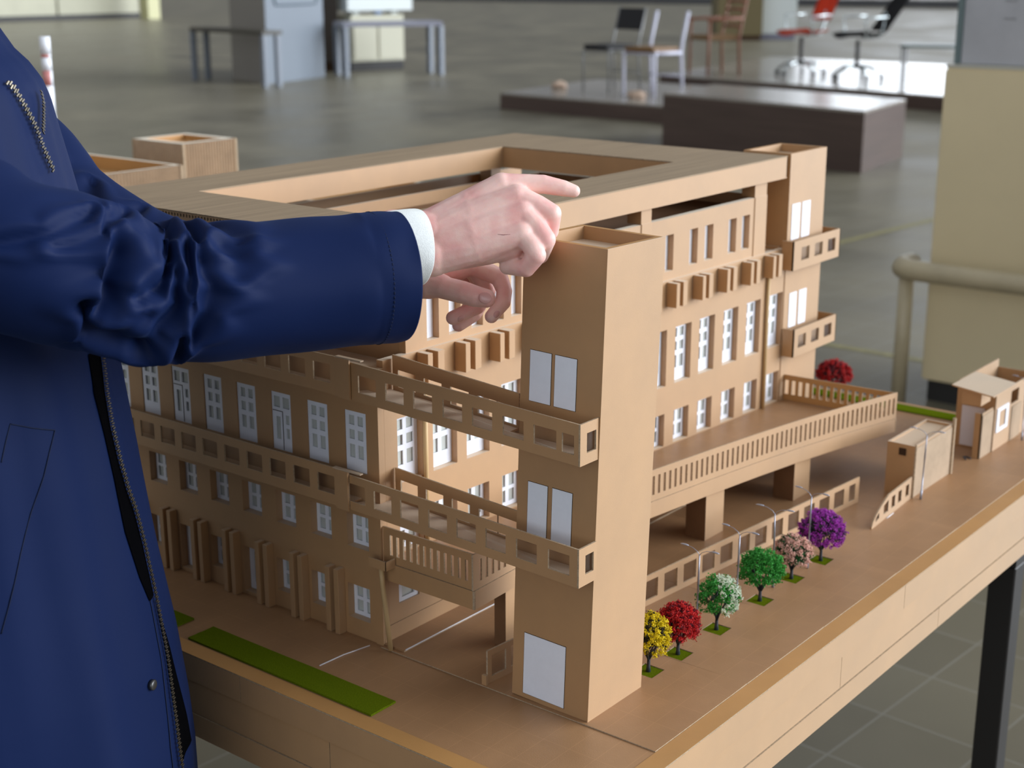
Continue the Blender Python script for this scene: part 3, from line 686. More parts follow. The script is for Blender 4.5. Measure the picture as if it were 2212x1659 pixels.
# ---------------------------------------------------------------- flowering model trees
def tree(x, y, z0, wd, ht, label, leaf, flower, seed, gap=0.0, split=False, pit=True):
    rnd = random.Random(seed)
    r = empty('model_tree', (x, y, z0), label, 'model tree', 'flowering model trees')
    th = ht*0.30; rad = wd/2; cz = th*0.75+(ht-th*0.75)*0.52; rz = (ht-th*0.75)*0.50
    bm = B()
    tube(bm, [(x, y, z0-0.001), (x, y, z0+th*0.3), (x+0.0004, y, z0+th*0.7), (x, y, z0+th)], [0.0030, 0.0021, 0.0018, 0.0016], 8)
    ends = []
    for k in range(9):
        a = 2*math.pi*k/9+rnd.uniform(-.2, .2); e = rnd.uniform(0.25, 1.2)
        q = Vector((x+math.cos(a)*rad*0.72*math.cos(e), y+math.sin(a)*rad*0.72*math.cos(e), z0+cz+rz*0.75*math.sin(e)-rz*0.3))
        m = Vector((x+math.cos(a)*rad*0.30, y+math.sin(a)*rad*0.30, z0+th+(cz-th)*0.35))
        s0 = Vector((x, y, z0+th*rnd.uniform(0.55, 0.95)))
        tube(bm, [s0, m, q], [0.0012, 0.0009, 0.0005], 6)
        for j in range(3):
            d = Vector((rnd.uniform(-1, 1), rnd.uniform(-1, 1), rnd.uniform(-0.4, 1)))*rad*0.35
            tube(bm, [m.lerp(q, rnd.uniform(.3, .9)), m.lerp(q, .9)+d], [0.0006, 0.0003], 5)
    build('trunk', bm, bark, r)
    def clumps(n, rs, off, part, m, size):
        bm = B()
        for _ in range(n):
            u = rnd.uniform(-0.62, 1); ph = rnd.uniform(0, 2*math.pi)
            if gap and -0.45 < u < -0.10 and rnd.random() < gap: continue
            rr = math.sqrt(max(0, 1-u*u)); k = rnd.uniform(rs[0], rs[1])
            c = Vector((x+rad*rr*k*math.cos(ph), y+rad*rr*k*math.sin(ph), z0+cz+rz*u*k))
            if off and off(c, ph): continue
            nd = (c-Vector((x, y, z0+cz))).normalized()
            for _ in range(17):
                p = c+Vector([rnd.gauss(0, 1) for _ in range(3)])*size*0.95
                d = (Vector([rnd.gauss(0, 1) for _ in range(3)])+nd*1.2).normalized(); e = d.orthogonal().normalized()*size*0.80*rnd.uniform(.6, 1.3)
                f = d.cross(e); tip = p+d*size*rnd.uniform(.7, 1.3)
                v = [bm.verts.new(q) for q in (p+e, p-e*0.5+f*0.85, p-e*0.5-f*0.85, tip)]
                bm.faces.new((v[0], v[1], v[3])); bm.faces.new((v[1], v[2], v[3])); bm.faces.new((v[2], v[0], v[3])); bm.faces.new((v[0], v[2], v[1]))
        return build(part, bm, m, r)
    if leaf: clumps(230 if flower else 420, (0.55, 0.97), None, 'foliage', leaf, 0.0014)
    if flower: clumps(200 if split else 330, (0.80, 1.03), (lambda c, ph: (math.cos(ph)*0.6-math.sin(ph)*0.8) < 0.05) if split else None, 'blossom', flower, 0.00135)
    return r
red = mat('red_blossom', (0.52, 0.012, 0.012, 1), 0.6, 0.3, nscale=250, namt=0.5)
yel = mat('yellow_blossom', (0.70, 0.52, 0.003, 1), 0.6, 0.3, nscale=250, namt=0.3)
wht = mat('cream_blossom', (0.62, 0.67, 0.52, 1), 0.7, 0.3, nscale=300, namt=0.15)
pnk = mat('pink_blossom', (0.72, 0.42, 0.34, 1), 0.7, 0.3, nscale=250, namt=0.2)
pur = mat('purple_blossom', (0.36, 0.035, 0.38, 1), 0.6, 0.3, nscale=250, namt=0.35)
grn = mat('green_foliage', (0.035, 0.27, 0.03, 1), 0.6, 0.3, nscale=250, namt=0.4)
dgr = mat('dark_green_foliage', (0.012, 0.09, 0.018, 1), 0.6, 0.3, nscale=250, namt=0.4)
drd = mat('deep_red_foliage', (0.12, 0.004, 0.012, 1), 0.6, 0.3)
dyl = mat('black_twigs', (0.03, 0.022, 0.006, 1), 0.6, 0.3)
dpr = mat('dark_purple_foliage', (0.03, 0.03, 0.035, 1), 0.6, 0.3)
tree(0.130, 0.013, T, 0.046, 0.066, 'small yellow-blossomed model tree right beside the near tower', dyl, yel, 1, gap=0.85)
tree(0.184, 0.010, T, 0.046, 0.060, 'small bright red model tree directly behind the yellow tree', drd, red, 2)
tree(0.264, 0.009, T, 0.052, 0.066, 'small model tree with cream-white blossom over green leaves', grn, wht, 3, split=True)
tree(0.364, 0.009, T, 0.058, 0.066, 'small plain green model tree, the only one without blossom', grn, None, 4)
tree(0.446, 0.011, T, 0.045, 0.056, 'small model tree dotted with pale pink blossom', dgr, pnk, 5)
tree(0.520, 0.009, T, 0.058, 0.066, 'small purple-blossomed model tree, farthest of the street row', dpr, pur, 6)
tree(1.205, 0.335, T+0.003, 0.062, 0.062, 'red model tree showing only its crown behind the terrace corner', drd, red, 7)
for i, (px, py) in enumerate(pits):
    bm = B(); box(bm, px-0.0122, px+0.0122, py-0.0122, py+0.0122, T-0.0001, T+0.0004)
    tag(build('grass_square', bm, felt, at=(px, py, T)), 'square of green felt sunk in the paving under the '+('yellow', 'near red', 'cream-white', 'plain green', 'pale pink', 'purple')[i]+' tree', 'grass patch', 'grass squares under the trees')

# ---------------------------------------------------------------- neighbouring model blocks at the back
def ribbed_block(name, label, x0, x1, y0, y1, z1, rim=0.012, depth=0.02, yaw=0):
    r = empty(name, ((x0+x1)/2, (y0+y1)/2, T+0.0012), label, 'building model', 'ribbed neighbouring blocks')
    bm = B(); vs = tray(bm, x0, x1, y0, y1, z1, depth, rim); build('roof_tray', bm, [card_b, card_e, card], r)
    zb = T+0.0012
    for P, Q in (((x0, y1), (x0, y0)), ((x0, y0), (x1, y0)), ((x1, y0), (x1, y1)), ((x1, y1), (x0, y1))):
        bm = B(); ribbed(bm, (*P, 0), (*Q, 0), zb, z1-0.0005, 0.0078, 0.0030); build('ribbed_wall', bm, [card_c], r, at=((P[0]+Q[0])/2, (P[1]+Q[1])/2, zb))
    for P in ((x0, y0), (x1, y0), (x0, y1), (x1, y1)):
        bm = B(); box(bm, P[0]-0.003, P[0]+0.003, P[1]-0.003, P[1]+0.003, zb, z1-0.0006); build('corner_post', bm, [card_e], r, at=(*P, zb))
    return r
ribbed_block('model_block', 'narrow ribbed cardboard block standing taller, behind the ring roof', 1.040, 1.192, 1.868, 2.045, 1.050, 0.020, 0.012)
ribbed_block('model_block', 'wide low ribbed cardboard block with a sunken roof beside the navy shoulder', 0.52, 0.842, 1.632, 2.03, 1.042, 0.010, 0.026)
ribbed_block('model_block', 'ribbed cardboard block glimpsed through the opening of the ring roof', 0.652, 0.93, 1.035, 1.235, 1.046, 0.006, 0.016)
ch = empty('model_chimney', (0.985, 2.28, T), 'thin white and red striped chimney rising behind the ribbed blocks', 'chimney')
cw = mat('white_print', (0.80, 0.82, 0.86, 1), 0.5); cr = mat('faded_red_print', (0.55, 0.22, 0.20, 1), 0.5)
bm = B(); zz = T+0.0012; n = 0
for h_, m_ in ((0.33, 0), (0.03, 1), (0.02, 0), (0.012, 1), (0.07, 0), (0.035, 1), (0.03, 0), (0.008, 1), (0.04, 0)):
    tube(bm, [(0.985, 2.28, zz), (0.985, 2.28, zz+h_)], 0.0115 if n < 8 else 0.0125, 16, mi=m_); zz += h_; n += 1
for f in bm.faces:
    if f.material_index == 1 and f.calc_center_median().x > 0.984: f.material_index = 0
build('shaft', bm, [cw, cr], ch)
# ================================================================== THE HALL
conc = bpy.data.materials.new('concrete_tiles'); conc.use_nodes = True
N = conc.node_tree.nodes; L = conc.node_tree.links; b = N['Principled BSDF']
co = N.new('ShaderNodeTexCoord'); mp = N.new('ShaderNodeMapping'); mp.inputs['Rotation'].default_value = (0, 0, R_(4)); mp.inputs['Location'].default_value = (0.07, 0.03, 0)
L.new(co.outputs['Object'], mp.inputs[0])
br_ = N.new('ShaderNodeTexBrick'); br_.offset = 0; br_.inputs['Scale'].default_value = 1.0
br_.inputs['Brick Width'].default_value = 0.21; br_.inputs['Row Height'].default_value = 0.21; br_.inputs['Mortar Size'].default_value = 0.0035; br_.inputs['Mortar Smooth'].default_value = 0.6
br_.inputs['Color1'].default_value = (0.150, 0.132, 0.092, 1); br_.inputs['Color2'].default_value = (0.172, 0.152, 0.106, 1); br_.inputs['Mortar'].default_value = (0.22, 0.205, 0.165, 1)
L.new(mp.outputs[0], br_.inputs['Vector'])
nz = N.new('ShaderNodeTexNoise'); nz.inputs['Scale'].default_value = 0.8; nz.inputs['Detail'].default_value = 6; L.new(co.outputs['Object'], nz.inputs['Vector'])
mr = N.new('ShaderNodeMapRange'); mr.inputs[1].default_value = 0.3; mr.inputs[2].default_value = 0.7; mr.inputs[3].default_value = 0.72; mr.inputs[4].default_value = 1.25; L.new(nz.outputs['Fac'], mr.inputs[0])
mx = N.new('ShaderNodeMix'); mx.data_type = 'RGBA'; mx.blend_type = 'MULTIPLY'; mx.inputs['Factor'].default_value = 1
L.new(br_.outputs['Color'], mx.inputs['A']); L.new(mr.outputs[0], mx.inputs['B']); L.new(mx.outputs['Result'], b.inputs['Base Color'])
rr = N.new('ShaderNodeMapRange'); rr.inputs[1].default_value = 0.3; rr.inputs[2].default_value = 0.7; rr.inputs[3].default_value = 0.30; rr.inputs[4].default_value = 0.45; L.new(nz.outputs['Fac'], rr.inputs[0]); L.new(rr.outputs[0], b.inputs['Roughness'])
b.inputs['Specular IOR Level'].default_value = 0.35
bm = B(); box(bm, -12, 110, -40, 110, -0.02, 0.0)
fl = build('floor', bm, conc); fl['kind'] = 'structure'
cream = mat('cream_panel', (0.40, 0.385, 0.28, 1), 0.5, 0.4, nscale=1.5, namt=0.08)
dplin = mat('dark_plinth', (0.028, 0.026, 0.024, 1), 0.5, 0.3)
bm = B()
for k in range(7):
    xa = 28.8-3.05*(k+1); box(bm, xa+0.08, 28.8-3.05*k, 38.2, 38.5, 0.16, 4.5, 0)
box(bm, 5, 28.8, 38.15, 38.55, 0, 0.159, 1)
w = build('wall_back', bm, [cream, dplin]); w['kind'] = 'structure'
ycream = mat('yellowed_cream', (0.50, 0.48, 0.26, 1), 0.5)
bm = B(); box(bm, 28.15, 28.6, 36.9, 37.3, 0, 4.5); w = build('trim_1', bm, ycream); w['kind'] = 'structure'
bm = B(); box(bm, 54.6, 54.8, -20, 50, 0, 0.28); w = build('trim_2', bm, mat('grey_sill', (0.08, 0.08, 0.085, 1), 0.5)); w['kind'] = 'structure'
bm = B()
q = [bm.verts.new(p) for p in ((4.9, 2.86, 0.0012), (4.9, 2.80, 0.0012), (9.5, 2.36, 0.0012), (9.5, 2.42, 0.0012))]; bm.faces.new(q)
q = [bm.verts.new(p) for p in ((4.04, 2.6, 0.0012), (4.02, 0.5, 0.0012), (4.07, 0.5, 0.0012), (4.09, 2.6, 0.0012))]; bm.faces.new(q)
w = build('trim_3', bm, mat('worn_yellow_paint', (0.24, 0.21, 0.09, 1), 0.5, nscale=30, namt=0.4)); w['kind'] = 'structure'
def prism(bm, pts, z0, z1, mi=0, mt=None):
    lo = [bm.verts.new((*p, z0)) for p in pts]; hi = [bm.verts.new((*p, z1)) for p in pts]; n = len(pts)
    bm.faces.new(lo[::-1]).material_index = mi; bm.faces.new(hi).material_index = mi if mt is None else mt
    for i in range(n): bm.faces.new([lo[i], lo[(i+1) % n], hi[(i+1) % n], hi[i]]).material_index = mi
# platforms
def plank_mat(name, c, rough=0.4, w=8.0):
    m = mat(name, c, rough, 0.5, nscale=3, namt=0.25, stretch=(0.4, 0.4, w))
    return m
pl = plank_mat('dark_planks', (0.085, 0.055, 0.044, 1), 0.30, 9)
plt = plank_mat('platform_top', (0.20, 0.17, 0.14, 1), 0.22, 1)
lam = mat('pale_platform_top', (0.30, 0.27, 0.23, 1), 0.18, 0.7, nscale=2, namt=0.15)
def platform(pts, z1, label, cat='platform', seams=0):
    c = Vector((sum(p[0] for p in pts)/len(pts), sum(p[1] for p in pts)/len(pts), 0))
    r = empty('platform', c, label, cat, 'wooden platforms in the hall')
    a = B(); prism(a, pts, 0, z1-0.02); build('plinth', a, pl, r, at=c)
    a = B(); prism(a, pts, z1-0.0195, z1); build('top', a, lam, r, at=c)
    return r
platform([(9.28, 5.89), (8.77, 3.85), (9.86, 4.02), (10.36, 6.05)], 0.448, 'tall dark plank box platform with a pale top, nearest of the platforms')
platform([(11.18, 9.17), (10.84, 6.35), (13.2, 6.6), (13.45, 9.5)], 0.17, 'low dark-sided platform carrying the black chair')
platform([(14.75, 9.46), (13.72, 5.34), (13.2, 3.2), (18.5, 4.6), (19.0, 10.2)], 0.16, 'long low platform at the back carrying the office chairs')
# grey column block, tables, cabinets
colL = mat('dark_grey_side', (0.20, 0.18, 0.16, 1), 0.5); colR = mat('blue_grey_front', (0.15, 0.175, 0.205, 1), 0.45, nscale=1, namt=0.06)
c = Vector((12.7, 14.3, 0))
r = empty('column_block', c, 'tall blue-grey square block with a dark left side standing behind the small table', 'column')
bm = B(); prism(bm, [(12.43, 14.9), (12.06, 13.78), (13.5, 14.2), (13.87, 15.3)], 0, 2.4); bm.faces.ensure_lookup_table()
for f in bm.faces:
    if f.normal.length == 0: f.normal_update()
bm.normal_update()
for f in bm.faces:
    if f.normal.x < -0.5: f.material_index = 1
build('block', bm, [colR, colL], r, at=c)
bm = B(); A0, A1 = Vector((12.06, 13.78, 0)), Vector((13.5, 14.2, 0)); U = (A1-A0).normalized(); n = U.cross(Vector((0, 0, 1)))
pts = []
for k in range(24):
    t = 2*math.pi*k/24; ux = 0.55*max(-1, min(1, 1.35*math.cos(t))); uz = 0.14*max(-1, min(1, 1.35*math.sin(t)))
    pts.append(A0+U*(0.78+ux)+Vector((0, 0, 1.13+uz))+n*0.006)
tube(bm, pts+[pts[0]], 0.011, 6); build('emblem_outline', bm, mat('dark_teal_ink', (0.03, 0.06, 0.08, 1), 0.5), r, at=c)
def hall_table(name, P0, P1, depth, h, topm, legm, label, tt=0.05, lw=0.05, zf=0.0):
    P0, P1 = Vector((*P0, 0)), Vector((*P1, 0)); U = (P1-P0); Lw = U.length; U.normalize(); D = Vector((0, 0, 1)).cross(U)
    c = P0+U*Lw/2
    r = empty(name, c, label, 'table')
    bm = B(); q = [P0-U*0.03-D*0.03, P1+U*0.03-D*0.03, P1+U*0.03+D*depth, P0-U*0.03+D*depth]; prism(bm, [(p.x, p.y) for p in q], h-tt, h); build('tabletop', bm, topm, r, at=c)
    for p in (P0, P1, P0+D*(depth-0.06), P1+D*(depth-0.06)):
        bm = B(); box(bm, p.x-lw/2, p.x+lw/2, p.y-lw/2, p.y+lw/2, zf, h-tt-0.001); build('leg', bm, legm, r, at=(p.x, p.y, zf))
    return r
gleg = mat('grey_table_legs', (0.17, 0.19, 0.22, 1), 0.4); dtop = mat('dark_olive_top', (0.055, 0.048, 0.035, 1), 0.4); gtop = mat('pale_grey_top', (0.26, 0.26, 0.31, 1), 0.4)
hall_table('hall_table', (11.92, 15.07), (11.615, 13.34), 0.26, 0.70, dtop, gleg, 'small table with a dark top and grey legs left of the blue-grey block', 0.05, 0.06)
hall_table('hall_table', (13.55, 13.83), (14.7, 13.1), 0.6, 0.74, gtop, gleg, 'pale grey slender table standing in front of the cream cabinet', 0.06, 0.07)
fr = mat('cream_cabinet', (0.52, 0.50, 0.38, 1), 0.5); brn = mat('brown_veneer', (0.045, 0.030, 0.018, 1), 0.5); wbx = mat('white_box', (0.66, 0.70, 0.68, 1), 0.5)
c = Vector((15.0, 14.6, 0))
r = empty('cabinet', c, 'cream two-door cabinet on a dark plinth behind the pale grey table', 'cabinet')
Ca, Cb = Vector((14.47, 14.62, 0)), Vector((15.33, 14.38, 0)); U = (Cb-Ca).normalized(); D = Vector((0, 0, 1)).cross(U)
bm = B(); q = [Ca+U*0.0, Cb, Cb+D*0.5, Ca+D*0.5]; prism(bm, [(p.x, p.y) for p in q], 0.14, 0.80); build('body', bm, fr, r, at=c)
bm = B(); q = [Ca+D*0.02, Cb+D*0.02, Cb+D*0.48, Ca+D*0.48]; prism(bm, [(p.x, p.y) for p in q], 0, 0.139); build('plinth', bm, dplin, r, at=c)
for k in (0, 1):
    bm = B(); q = [Ca+U*(0.03+0.43*k)-D*0.02, Ca+U*(0.41+0.43*k)-D*0.02, Ca+U*(0.41+0.43*k)-D*0.001, Ca+U*(0.03+0.43*k)-D*0.001]; prism(bm, [(p.x, p.y) for p in q], 0.17, 0.66); build('door', bm, fr, r, at=c)
bm = B(); q = [Ca-D*0.0-U*0.05, Ca+U*1.05, Ca+U*1.05+D*0.45, Ca-U*0.05+D*0.45]; prism(bm, [(p.x, p.y) for p in q], 0.86, 1.45)
for p in (0.1, 0.75): 
    q = [Ca+U*p+D*0.1, Ca+U*(p+0.1)+D*0.1, Ca+U*(p+0.1)+D*0.3, Ca+U*p+D*0.3]; prism(bm, [(v.x, v.y) for v in q], 0.801, 0.8595)
tag(build('white_case', bm, wbx, at=c), 'white case with a centre seam standing on the cream cabinet', 'case')
bm = B(); p = Ca+U*0.42-D*0.0; q = [p, p+U*0.1, p+U*0.1+D*0.08, p+D*0.08]; prism(bm, [(v.x, v.y) for v in q], 0.801, 0.859)
tag(build('blue_tin', bm, mat('blue_tin_paint', (0.04, 0.10, 0.22, 1), 0.4), at=p), 'small blue tin under the white case', 'tin')
c = Vector((14.1, 15.1, 0)); r = empty('cabinet', c, 'dark brown tall cabinet with a black base right of the blue-grey block', 'cabinet')
bm = B(); prism(bm, [(14.08, 15.2), (14.36, 14.78), (14.44, 15.0), (14.25, 15.35)], 0.13, 1.8); build('body', bm, brn, r, at=c)
bm = B(); prism(bm, [(14.10, 15.2), (14.36, 14.80), (14.43, 15.0), (14.25, 15.33)], 0, 0.129); build('plinth', bm, inner, r, at=c)
# cabinets far right behind the chairs
olv = mat('olive_cabinet', (0.13, 0.10, 0.04, 1), 0.5)
c = Vector((26.6, 15.1, 0)); r = empty('cabinet', c, 'olive brown tall cabinet behind the wooden chair', 'cabinet')
bm = B(); prism(bm, [(26.1, 15.4), (26.75, 14.7), (27.2, 15.1), (26.5, 15.8)], 0.1, 1.9); build('body', bm, olv, r, at=c)
bm = B(); prism(bm, [(26.12, 15.4), (26.75, 14.73), (27.18, 15.1), (26.5, 15.78)], 0, 0.099); build('plinth', bm, inner, r, at=c)
c = Vector((27.3, 14.6, 0)); r = empty('cabinet', c, 'pale low cabinet right of the olive cabinet', 'cabinet')
bm = B(); prism(bm, [(27.0, 14.9), (27.4, 14.25), (27.9, 14.6), (27.5, 15.25)], 0.12, 1.35); build('body', bm, wbx, r, at=c)
bm = B(); prism(bm, [(27.02, 14.9), (27.4, 14.28), (27.88, 14.6), (27.5, 15.23)], 0, 0.119); build('plinth', bm, mat('lilac_grey', (0.20, 0.20, 0.26, 1), 0.5), r, at=c)

# ---------------------------------------------------------------- chairs
def rootp(name, loc, yaw, label, cat, group):
    r = empty(name, (0, 0, 0), label, cat, group); r['_loc'] = 0; del r['_loc']
    return r
def place(r, loc, yaw): r.location = loc; r.rotation_euler = (0, 0, yaw)
def side_chair(label, seatm, backm, frm, loc, yaw, fr_r=0.012, back=True, sw=0.42, sh=0.46, bh=0.86, thick=0.035):
    r = empty('side_chair', (0, 0, 0), label, 'chair', 'chairs shown on the platforms')
    hw = sw/2
    for s in (1, -1):
        bm = B(); tube(bm, [(0.20, s*hw, 0), (0.20, s*hw, sh-0.03), (0.17, s*hw, sh-0.012)], fr_r, 8); build('leg', bm, frm, r)
        bm = B(); tube(bm, [(-0.24, s*hw, 0), (-0.20, s*hw, sh-0.02), (-0.22, s*hw, sh+0.1), (-0.30, s*hw, bh)], fr_r, 8); build('leg', bm, frm, r)
    bm = B()
    tube(bm, [(-0.20, -hw, sh-0.025), (0.17, -hw, sh-0.025), (0.17, hw, sh-0.025), (-0.20, hw, sh-0.025)], fr_r, 8)
    build('seat_frame', bm, frm, r)
    bm = B(); tube(bm, [(-0.21, -hw, 0.2), (-0.21, hw, 0.2)], fr_r*0.7, 8); build('stretcher', bm, frm, r)
    bm = B(); box(bm, -0.19, 0.22, -hw+0.01, hw-0.01, sh-0.010, sh+thick); bmesh.ops.bevel(bm, geom=bm.edges[:], offset=0.012, segments=2, affect='EDGES'); build('seat', bm, seatm, r)
    if back:
        bm = B(); box(bm, -0.012, 0.012, -hw+0.005, hw-0.005, -0.115, 0.115); bmesh.ops.bevel(bm, geom=bm.edges[:], offset=0.008, segments=2, affect='EDGES')
        bmesh.ops.rotate(bm, verts=bm.verts, cent=(0, 0, 0), matrix=Matrix.Rotation(-0.25, 3, 'Y')); bmesh.ops.translate(bm, verts=bm.verts, vec=(-0.272, 0, bh-0.12)); build('backrest', bm, backm, r)
    place(r, loc, yaw); return r
bup = mat('black_upholstery', (0.012, 0.011, 0.012, 1), 0.7); wfr = mat('white_steel_tube', (0.56, 0.56, 0.66, 1), 0.4); gfr = mat('grey_steel_tube', (0.22, 0.22, 0.22, 1), 0.35, metal=0.5)
wst = mat('brown_wood_seat', (0.17, 0.085, 0.022, 1), 0.5); rwd = mat('reddish_wood', (0.22, 0.085, 0.045, 1), 0.5); ored = mat('orange_red_plastic', (0.50, 0.055, 0.012, 1), 0.4); chrome = mat('chrome', (0.55, 0.6, 0.6, 1), 0.15, metal=1.0)
side_chair('black padded chair with thin grey legs on the low platform', bup, bup, gfr, (11.95, 8.28, 0.174), R_(165), 0.011, bh=0.87)
side_chair('white tube-framed chair with a brown seat and no backrest panel', wst, wst, wfr, (11.75, 7.62, 0.176), R_(172), 0.017, back=False, bh=0.84)
def wood_chair(loc, yaw):
    r = empty('armchair', (0, 0, 0), 'reddish wooden armchair with slim legs in front of the olive cabinet', 'chair')
    for s in (1, -1):
        bm = B(); tube(bm, [(0.22, s*0.24, 0), (0.21, s*0.24, 0.66)], 0.018, 8); build('leg', bm, rwd, r)
        bm = B(); tube(bm, [(-0.24, s*0.22, 0), (-0.22, s*0.22, 0.45), (-0.32, s*0.22, 0.95)], 0.018, 8); build('leg', bm, rwd, r)
        bm = B(); tube(bm, [(0.24, s*0.24, 0.67), (-0.27, s*0.23, 0.68)], 0.02, 8); build('armrest', bm, rwd, r)
    bm = B(); box(bm, -0.22, 0.24, -0.22, 0.22, 0.42, 0.48); bmesh.ops.bevel(bm, geom=bm.edges[:], offset=0.015, segments=2, affect='EDGES'); build('seat', bm, wst, r)
    bm = B()
    for k in range(4): tube(bm, [(-0.245-0.04*k*0.6, -0.21, 0.58+0.1*k), (-0.265-0.04*k*0.6, 0, 0.59+0.1*k), (-0.245-0.04*k*0.6, 0.21, 0.58+0.1*k)], 0.022, 8)
    build('backrest', bm, rwd, r); place(r, loc, yaw)
wood_chair((15.2, 8.95, 0.161), R_(150))
def office_chair(label, seatm, loc, yaw, bh, lean=0.12, arms=True, low=0.0):
    r = empty('office_chair', (0, 0, 0), label, 'office chair', 'office chairs on the back platform')
    for k in range(5):
        a = 2*math.pi*k/5+0.3; bm = B(); tube(bm, [(0, 0, 0.16), (0.16*math.cos(a), 0.16*math.sin(a), 0.15), (0.30*math.cos(a), 0.30*math.sin(a), 0.07)], [0.025, 0.02, 0.014], 8); arm_ = build('base_arm', bm, chrome, r)
        bm = B(); tube(bm, [(0.30*math.cos(a)-0.018*math.sin(a), 0.30*math.sin(a)+0.018*math.cos(a), 0.03), (0.30*math.cos(a)+0.018*math.sin(a), 0.30*math.sin(a)-0.018*math.cos(a), 0.03)], 0.029, 12); build('castor', bm, bup, arm_)
    bm = B(); tube(bm, [(0, 0, 0.14), (0, 0, 0.46)], 0.024, 10); build('gas_column', bm, bup, r)
    n = 10; bm = B(); vs = [[bm.verts.new((-0.24+0.48*i/n, (-0.25+0.5*j/n)*(1-0.12*(i/n)), 0.50+0.05*abs(2*j/n-1)**2.5-0.04*max(0, i/n-0.8)*5*0.5+0.05*max(0, 0.25-i/n))) for j in range(n+1)] for i in range(n+1)]
    for i in range(n):
        for j in range(n): bm.faces.new([vs[i][j], vs[i+1][j], vs[i+1][j+1], vs[i][j+1]]).smooth = True
    bmesh.ops.solidify(bm, geom=bm.faces[:], thickness=-0.045); build('seat', bm, seatm, r)
    bm = B(); vs = [[bm.verts.new((-0.25-lean*(i/n)*2.2*(bh/0.5)-0.05*(1-abs(2*j/n-1)**2), (-0.23+0.46*j/n)*(1-0.2*(i/n)**3), 0.66+low+bh*i/n)) for j in range(n+1)] for i in range(n+1)]
    for i in range(n):
        for j in range(n): bm.faces.new([vs[i][j], vs[i][j+1], vs[i+1][j+1], vs[i+1][j]]).smooth = True
    bmesh.ops.solidify(bm, geom=bm.faces[:], thickness=-0.04); build('backrest', bm, seatm, r)
    bm = B(); tube(bm, [(-0.05, 0, 0.48), (-0.27, 0, 0.5), (-0.32, 0, 0.62), (-0.33, 0, 0.78)], 0.016, 8); build('back_bar', bm, chrome, r)
    if arms:
        for s in (1, -1): bm = B(); tube(bm, [(0.0, s*0.24, 0.5), (0.04, s*0.30, 0.52), (0.06, s*0.30, 0.72), (-0.22, s*0.29, 0.73)], 0.013, 8); build('armrest', bm, chrome, r)
    place(r, loc, yaw)
office_chair('orange-red shell office chair on a chrome five-star base', ored, (15.6, 7.95, 0.161), R_(150), 0.42, 0.10)
office_chair('black high-backed office chair leaning back, behind the plank box', bup, (15.3, 7.05, 0.161), R_(140), 0.62, 0.16, low=-0.1)
hall_table('side_table', (14.55, 6.15), (14.75, 5.55), 0.5, 0.62, mat('dark_green_top', (0.03, 0.06, 0.045, 1), 0.3), gfr, 'small dark green-topped table at the right end of the back platform', 0.03, 0.025, 0.161)
for x, y, z, lb in ((12.0, 9.0, 0.17, 'crumpled tan paper lump at the left corner of the low platform'), (11.45, 7.6, 0.17, 'crumpled tan paper lump in front of the black chair legs')):
    bm = B(); bmesh.ops.create_icosphere(bm, subdivisions=3, radius=0.09)
    for v in bm.verts: v.co *= 1+0.3*noise.noise(v.co*18+Vector((x, y, 0))); v.co.z = max(-0.03, v.co.z*0.6)
    bmesh.ops.translate(bm, verts=bm.verts, vec=(x, y, z+0.031)); tag(build('paper_lump', bm, mat('tan_paper', (0.42, 0.30, 0.22, 1), 0.7), at=(x, y, z)), lb, 'paper')

# ---------------------------------------------------------------- beige cabinet and tubular stand at the right
bge = mat('beige_laminate', (0.72, 0.60, 0.37, 1), 0.42, 0.4, nscale=2, namt=0.05); bgt = mat('beige_enamel', (0.50, 0.42, 0.27, 1), 0.35, 0.5, nscale=6, namt=0.15)
c = Vector((3.85, 0.4, 0)); r = empty('cabinet', c, 'large plain beige cabinet on a dark base at the right edge, behind the gatehouse', 'cabinet')
bm = B(); box(bm, 3.55, 4.15, -0.9, 1.138, 0.075, 1.118); bmesh.ops.bevel(bm, geom=bm.edges[:], offset=0.006, segments=2, affect='EDGES'); build('body', bm, bge, r, at=c)
bm = B(); box(bm, 3.57, 4.13, -0.88, 1.12, 0, 0.0745); build('plinth', bm, dplin, r, at=c)
bm = B(); box(bm, 3.553, 4.147, -0.897, 1.135, 1.1185, 1.128); build('worktop', bm, mat('pale_trim', (0.5, 0.48, 0.40, 1), 0.4), r, at=c)
c = Vector((3.43, 0.4, 0)); r = empty('tubular_stand', c, 'beige enamelled tubular stand with a rounded corner rim in front of the beige cabinet', 'stand')
bm = B(); tube(bm, [(3.53, 1.19, 0.475), (3.47, 1.195, 0.475), (3.435, 1.185, 0.475), (3.415, 1.15, 0.475), (3.41, 1.10, 0.475), (3.41, 0.5, 0.475), (3.41, -0.8, 0.475)], 0.034, 16); build('rim', bm, bgt, r, at=c)
bm = B(); tube(bm, [(3.445, 1.17, 0), (3.445, 1.17, 0.455)], 0.025, 16); build('leg', bm, bgt, r, at=c)
bm = B(); tube(bm, [(3.445, -0.7, 0), (3.445, -0.7, 0.455)], 0.025, 16); build('leg', bm, bgt, r, at=c)
gsh = mat('cloudy_acrylic', (0.44, 0.44, 0.46, 1), 0.25, 0.6, nscale=3, namt=0.15); teal = mat('grey_teal_side', (0.13, 0.18, 0.18, 1), 0.4)
c = Vector((3.75, 1.05, 1.13)); r = empty('display_case', c, 'cloudy grey acrylic case with a dark left edge standing on the beige cabinet', 'case')
bm = B(); box(bm, 3.62, 3.95, 0.86, 1.115, 1.129, 1.75); build('body', bm, gsh, r, at=c)
bm = B(); box(bm, 3.612, 3.96, 1.1155, 1.135, 1.129, 1.752); build('side_panel', bm, teal, r, at=c)
bm = B(); 
